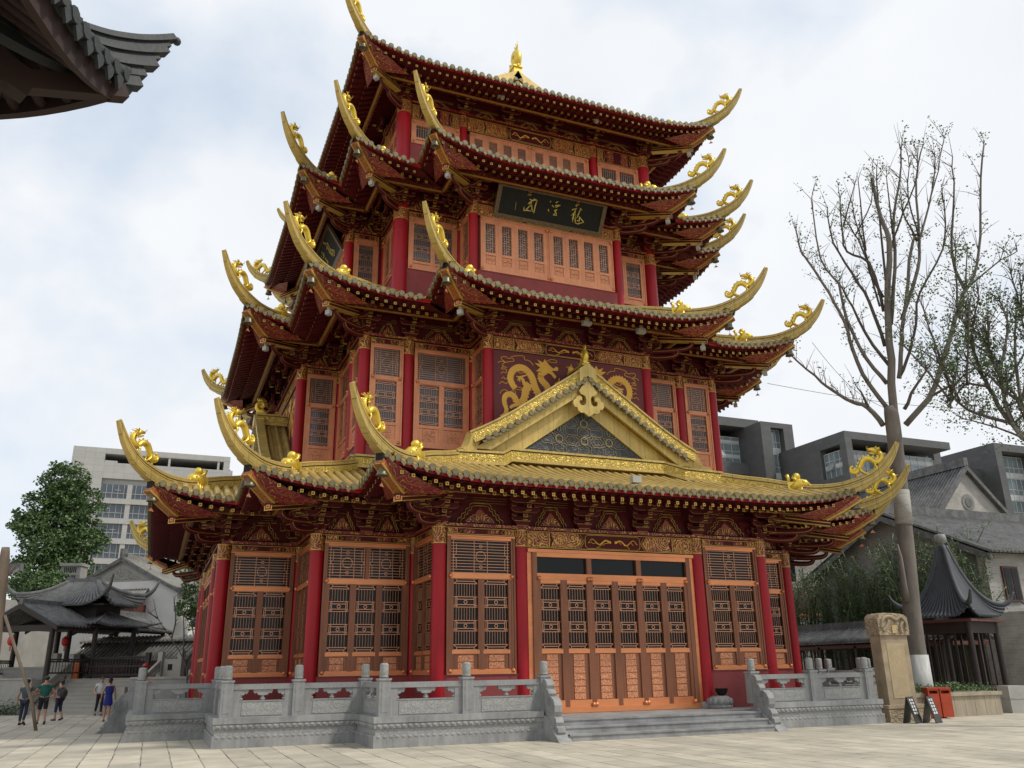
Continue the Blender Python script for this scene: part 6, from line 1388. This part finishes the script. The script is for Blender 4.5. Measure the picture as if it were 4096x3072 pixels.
# near pavilion whose dark upturned eave hangs into view overhead
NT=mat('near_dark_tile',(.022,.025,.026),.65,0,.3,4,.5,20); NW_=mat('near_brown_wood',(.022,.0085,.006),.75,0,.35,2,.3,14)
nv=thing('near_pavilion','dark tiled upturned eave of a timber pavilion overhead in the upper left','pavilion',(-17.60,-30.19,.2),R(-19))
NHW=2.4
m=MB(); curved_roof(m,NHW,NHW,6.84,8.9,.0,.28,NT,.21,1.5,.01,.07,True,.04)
def nz(e,d): return 6.84+.28*max(0,1-e/.55)**2*max(0,1-d/NHW)**1.5+2.08*((d/NHW)**1.5*.75+d/NHW*.25)
for k in range(4):       # eave-end drips and discs
    T=RZ(PI/2*k)
    for a in range(23):
        x=-NHW+.1+a*.21-.0
        if abs(x)>NHW-.03: continue
        z_=nz(1-abs(x)/NHW,0); m.cyl(.075,-.05,.03,NT,8,T=T@TR(x,-NHW-.02,z_+.03)@Matrix.Rotation(PI/2,4,'X'))
        m.prism([(x+.03,z_+.03),(x+.18,z_+.03),(x+.17,z_-.05),(x+.105,z_-.15),(x+.04,z_-.05)],-NHW-.04,-NHW-.01,NT,T)
put('roof',m,nv)
hn=MB(); d_=Vector((1,1,0)).normalized(); HN=smooth_path([(-1.9,7.80),(-1.2,7.50),(-.7,7.44),(-.3,7.50),(.0,7.62),(.22,7.75),(.40,7.88)],4)
HN=[Vector((NHW+p.x*d_.x,NHW+p.x*d_.y,p.z)) for p in HN]; n_=len(HN)
for lo,hi,ww,fr_ in ((-.04,.03,.12,1.),(-.10,-.04,.08,.94),(-.17,-.10,.13,.88),(-.23,-.17,.09,.82),(-.32,-.23,.15,.76),(-.42,-.32,.12,.70),(-.54,-.42,.14,.64)):
    hn.sweep(HN[:int(n_*fr_)],lambda i,u,lo=lo,hi=hi,ww=ww:[(-ww/2,lo),(ww/2,lo),(ww/2*.7,hi),(-ww/2*.7,hi)],NT)
hn.ball(tuple(HN[-1]+Vector((.03,.03,-.02))),.045,NT,8)
put('hip_ridge',hn,nv)
f_=MB(); r_=MB()
for k in range(4):
    T=RZ(PI/2*k); n=24; vs=[]
    for a in range(n+1):
        x=(-1+2*a/n)*(NHW-.08); z_=nz(1-abs(x)/NHW,0); y=-(NHW-.06)
        vs+=[(x,y,z_-.03),(x,y,z_-.27),(x*.97,y+.07,z_-.27),(x*.97,y+.07,z_-.03)]
    f_.add(vs,[(4*a+c,4*a+(c+1)%4,4*a+4+(c+1)%4,4*a+4+c) for a in range(n) for c in range(4)],NW_,False,T)
    for a in range(18):
        x=-NHW+.2+a*.235
        if abs(x)>NHW-.15: continue
        e=1-abs(x)/NHW; dm=min(1.5,NHW-abs(x))
        r_.tube([(x,-(NHW-.1),nz(e,0)-.20),(x*(1-dm/NHW*.35),-(NHW-dm),nz(e,dm)-.20)],.05,NW_,6,T)
    vs=[];nd=5
    for b in range(nd+1):
        d=.1+1.7*b/nd
        for a in range(n+1): x=(-1+2*a/n)*(NHW-d); vs.append((x,-(NHW-d),nz(1-abs(x)/(NHW-d+.01),d)-.14))
    f_.add(vs,[(b*(n+1)+a,(b+1)*(n+1)+a,(b+1)*(n+1)+a+1,b*(n+1)+a+1) for b in range(nd) for a in range(n)],NW_,True,T)
    r_.bx(-1.75,1.75,-1.62,-1.48,6.18,6.45,NW_,T); pass
    q=T@RZ(PI/4)   # corner beams
    r_.sweep([(.9*S2,0,6.95),(1.85*S2,0,6.55)],lambda i,u:rect(.17,-.13,.13),NW_,T@RZ(-PI/4)); r_.sweep([(1.8*S2,0,6.6),(2.4*S2,0,6.98)],lambda i,u:rect(.15,-.09,.09),NW_,T@RZ(-PI/4))
put('fascia',f_,nv); put('rafter',r_,nv)['kind']='stuff'
for x in (-1.55,1.55):
    for y in (-1.55,1.55): m=MB(); m.cyl(.14,0,6.3,NW_,12); put('column',m,nv,(x,y,0))

for lab,a_,b_ in (('thin dark cable strung from the pagoda\'s second roof to the bare tree',(10.6,-10.9,14.6),(13.0,-12.0,11.6)),('thin dark cable running from the second roof past the bare tree',(11.9,-6.3,14.4),(24,-12.5,12.6))):
    A_=Vector(a_);B_=Vector(b_); m=MB(); m.tube([A_.lerp(B_,q/10)-Vector((0,0,.5*math.sin(PI*q/10))) for q in range(11)],.012,DK,4); thing('cable',lab,'cable',data=m)
# ================================================================ PEOPLE
SKIN=mat('skin',(.42,.22,.14),.55,0,.08,6); HAIR=mat('dark_hair',(.012,.010,.009),.5,0,.2,8)
def cloth(n,c): return mat(n,c,.85,0,.14,7,.15,40)
def skin_obj(name,J,E_,rad,mt,parent,sub=1):
    me=bpy.data.meshes.new(name); ks=list(J); ix={k:i for i,k in enumerate(ks)}
    me.from_pydata([J[k] for k in ks],[(ix[a],ix[b]) for a,b in E_],[]); o=bpy.data.objects.new(name,me); COL.objects.link(o)
    o.modifiers.new('s','SKIN'); sv=me.skin_vertices[0].data
    for k,i in ix.items():
        r=rad[k]; sv[i].radius=(r if isinstance(r,tuple) else (r,r)); sv[i].use_root=(i==0)
    if sub: mm=o.modifiers.new('b','SUBSURF'); mm.levels=sub; mm.render_levels=sub
    bpy.context.view_layer.update(); dg=bpy.context.evaluated_depsgraph_get(); nm=bpy.data.meshes.new_from_object(o.evaluated_get(dg)); bpy.data.objects.remove(o)
    nm.materials.clear(); nm.materials.append(mt)
    for p in nm.polygons: p.use_smooth=True; p.material_index=0
    nm.name=name; return put(name,nm,parent)
def person(label,loc,rz,h,top,bottom,shoe,hair=HAIR,bun=False,sleeve=.5,blen=1.,arms=((.10,.03),(.10,.03)),step=.0,female=False,dress=False,bend=((0,0),(0,0)),extra=None,sit=False,group=None):
    """faces -y; arms=((out,fwd) right,left) at the elbow; bend=((out,fwd) wrist)"""
    s=h/1.72; t=thing('person',label,'person',loc,rz,group); w=.92 if female else 1.
    J={};Rr={}
    def a(k,x,y,z,r): J[k]=(x*s,y*s,z*s); Rr[k]=(r[0]*s,r[1]*s) if isinstance(r,tuple) else r*s
    a('pel',0,0,.96,(.15*w,.105)); a('wai',0,-.005,1.10,(.13*w,.095)); a('che',0,.0,1.28,(.16*w,.11)); a('sho',0,.01,1.41,(.12*w,.085)); a('nec',0,.0,1.49,.055); a('hea',0,-.015,1.575,(.075,.085)); a('hd2',0,-.012,1.66,(.072,.085)); a('crn',0,.0,1.70,.05)
    E_=[('pel','wai'),('wai','che'),('che','sho'),('sho','nec'),('nec','hea'),('hea','hd2'),('hd2','crn')]
    a('nos',0,-.10,1.60,.014); E_.append(('hea','nos'))
    for i,sg in enumerate((-1,1)):
        n='rl'[i]; o,f=arms[i]; bo,bf=bend[i]; ew=.20*w
        a(n+'s',sg*ew*.92,.01,1.40,.058); a(n+'e',sg*(ew+.03+o),.02-f,1.13,.042); wx,wy=sg*(ew+.05+o+bo),-.02-f-bf; wz=1.13-math.sqrt(max(.0025,.26**2-bo*bo-bf*bf)) if (abs(bo)+abs(bf))<.27 else 1.13+.04
        a(n+'w',wx,wy,wz,.030); dv=Vector((wx-sg*(ew+.03+o),wy-(.02-f),wz-1.13)).normalized(); p=Vector((wx,wy,wz))+dv*.06; a(n+'p',*p,(.032,.022)); E_+=[('sho',n+'s'),(n+'s',n+'e'),(n+'e',n+'w'),(n+'w',n+'p')]
        side=Vector((0,1,0)) if abs(dv.y)<.8 else Vector((1,0,0)); side=(side-dv*side.dot(dv)).normalized()
        for q in range(4):
            b=p+side*(q-1.5)*.017; c=b+dv*(.045+.012*(q in(1,2)))+Vector((-sg*.008,-.006,0)); d=c+dv*.025+Vector((-sg*.012,-.012,0)); a(f'{n}f{q}',*c,.0095); a(f'{n}g{q}',*d,.008); E_+=[(n+'p',f'{n}f{q}'),(f'{n}f{q}',f'{n}g{q}')]
        th=Vector((wx,wy,wz))+dv*.04-side*.045; a(n+'t',*th,.010); E_.append((n+'p',n+'t'))
        st=step*(1 if i else -1); a(n+'h',sg*.085,.0,.90,.085); a(n+'k',sg*.09,-.02-st*.6,.50,.058); a(n+'a',sg*.095,.02-st+(.10 if st<0 else 0),.10+(.05 if st<0 else 0),.038); a(n+'o',sg*.105,-.14-st+(.1 if st<0 else 0),.035,.034); a(n+'q',sg*.1,.05-st+(.1 if st<0 else 0),.045+(.05 if st<0 else 0),.036)
        E_+=[('pel',n+'h'),(n+'h',n+'k'),(n+'k',n+'a'),(n+'a',n+'o'),(n+'a',n+'q')]
    skin_obj('body',J,E_,Rr,SKIN,t)
    def sub(name,keys,k,mt,ov={}):
        JJ={q:ov.get(q,J[q]) for q in keys}; ee=[e for e in E_ if e[0] in JJ and e[1] in JJ]+[e for e in ov.get('edges',[])]
        rr={q:(tuple(v*k+.004 for v in Rr[q]) if isinstance(Rr.get(q),tuple) else Rr.get(q,.05)*k+.006) for q in JJ}
        for q,v in ov.get('rad',{}).items(): rr[q]=v
        return skin_obj(name,JJ,ee,rr,mt,t)
    lerp=lambda p,q,u:tuple(Vector(J[p]).lerp(Vector(J[q]),u))
    ov={'re':lerp('rs','re',sleeve),'le':lerp('ls','le',sleeve)}; ov['pel']=(0,0,.90*s if not dress else .93*s)
    ks=['che','pel','wai','sho','rs','ls','re','le']
    rad={'re':.058*s,'le':.058*s}
    if sleeve<.1: ks=['che','pel','wai','sho','rs','ls']; ov={'pel':(0,0,.93*s)}; rad={}
    ov['rad']=rad
    sub('dress_top' if dress else 'shirt',ks,1.13,top,ov)
    if dress:
        m=MB(); m.lathe([(.20*s,.64*s),(.19*s,.7*s),(.165*s,.88*s),(.135*s,1.06*s)],bottom,16,T=Matrix.Diagonal((1,.75,1,1))); put('skirt',m,t)
    else:
        ov={}
        for n in 'rl':
            if blen<.55: ov[n+'k']=lerp(n+'h',n+'k',blen*2)
            else: ov[n+'a']=lerp(n+'k',n+'a',min(.95,(blen-.5)*2))
        ks=['pel','rh','lh','rk','lk']+([] if blen<.55 else ['ra','la']); ov['rad']={'rk':.082*s,'lk':.082*s} if blen<.55 else {'ra':.056*s,'la':.056*s,'rk':.072*s,'lk':.072*s}
        sub('trousers' if blen>.8 else 'shorts',ks,1.12,bottom,ov)
    m=MB()
    for n in 'rl': o=Vector(J[n+'o']);q=Vector(J[n+'q']); m.tube([q+Vector((0,.03*s,0)),q,(o+q)/2,o,o+Vector((0,-.045*s,0))],[.03*s,.045*s,.046*s,.044*s,.02*s],shoe,8)
    put('shoes',m,t)
    m=MB(); m.ball((0,.012*s,1.665*s),.098*s,hair,12,sy=1.08,sz=.88)
    if bun: m.ball((0,.10*s,1.74*s),.045*s,hair,8); m.ball((0,.06*s,1.60*s),.07*s,hair,8)
    elif female: m.tube([(0,.05*s,1.66*s),(0,.09*s,1.58*s),(0,.09*s,1.47*s)],[.07*s,.07*s,.03*s],hair,8)
    put('hair',m,t)
    m=MB()
    for sg in (-1,1): m.ball((sg*.03*s,-.092*s,1.625*s),.012*s,HAIR,6)
    m.bx(-.022*s,.022*s,-.094*s,-.086*s,1.545*s,1.552*s,mat('lips',(.3,.08,.07),.5) if 'lips' not in bpy.data.materials else bpy.data.materials['lips']); put('face',m,t)
    if extra: extra(t,s)
    return t
BK=cloth('black_cloth',(.015,.015,.017)); DEN=cloth('dark_denim',(.022,.032,.050)); NAV=cloth('navy_cloth',(.016,.022,.05)); SHOE=mat('dark_shoe',(.03,.022,.018),.5)
NG=-.05
person('man in slate blue t-shirt and dark jeans standing with one arm raised',(-18.15,3.9,NG),PI-.3,1.70,cloth('slate_shirt',(.055,.085,.10)),DEN,SHOE,arms=((.10,.12),(.06,.02)),bend=((.05,.24),(.02,.05)),step=.02)
person('man in teal t-shirt and black shorts walking towards the stairs',(-17.5,4.0,NG),PI+.2,1.80,cloth('teal_shirt',(.012,.115,.095)),BK,SHOE,blen=.5,step=.16,arms=((.10,.0),(.12,.06)),bend=((.03,.04),(.02,.2)))
def bag(t,s): m=MB(); m.ball((0,.2*s,1.17*s),.17*s,mat('brown_bag',(.045,.028,.02),.7),12,sy=.7,sz=1.25); m.tube([(-.14*s,.12*s,1.3*s),(-.15*s,0,1.42*s),(-.13*s,-.12*s,1.28*s)],.018*s,BK,5); put('backpack',m,t)
person('woman in grey top and navy cropped trousers with a brown backpack',(-17.15,6.7,NG),PI+.9,1.62,cloth('grey_top',(.10,.105,.13)),NAV,SHOE,female=True,bun=True,blen=.72,step=.06,arms=((.06,.1),(.05,.1)),bend=((-.02,.2),(.0,.2)),extra=bag)
person('woman in a royal blue sleeveless dress with hair in a bun',(-15.15,4.3,NG),PI-.1,1.68,cloth('blue_dress',(.012,.02,.17)),cloth('blue_skirt',(.012,.022,.19)),mat('tan_shoe',(.25,.12,.07),.5),female=True,bun=True,dress=True,sleeve=0,step=.05,arms=((.02,.05),(.05,.02)),bend=((.0,.1),(.02,.05)))
person('man in white shirt and dark trousers walking beyond the blue dress',(-15.75,10.6,NG),.25,1.72,cloth('white_shirt',(.55,.56,.58)),BK,SHOE,step=.1,arms=((.08,.1),(.05,.0)),bend=((-.03,.22),(.02,.08)))
person('man in pale blue shirt at the far left edge of the plaza',(-19.35,3.6,NG),PI-.6,1.60,cloth('pale_blue_shirt',(.38,.50,.58)),DEN,SHOE,arms=((.1,.0),(.09,.02)))
def cap(t,s): m=MB(); m.ball((0,.0,1.70*s),.108*s,LR,12,sz=.7); m.bx(-.07*s,.07*s,-.2*s,-.08*s,1.685*s,1.70*s,LR); put('cap',m,t)
person('person in red cap and red top stooping beyond the side balustrade',(-13.85,-1.6,.48),PI/2,1.62,cloth('red_top',(.28,.012,.018)),BK,SHOE,arms=((.08,.15),(.08,.15)),bend=((0,.2),(0,.2)),extra=cap)
person('dark-haired person in pale top standing beyond the benches',(21.4,-12.4,NG),R(40),1.65,cloth('pale_top',(.42,.42,.46)),BK,SHOE,arms=((.05,.0),(.06,.02)))
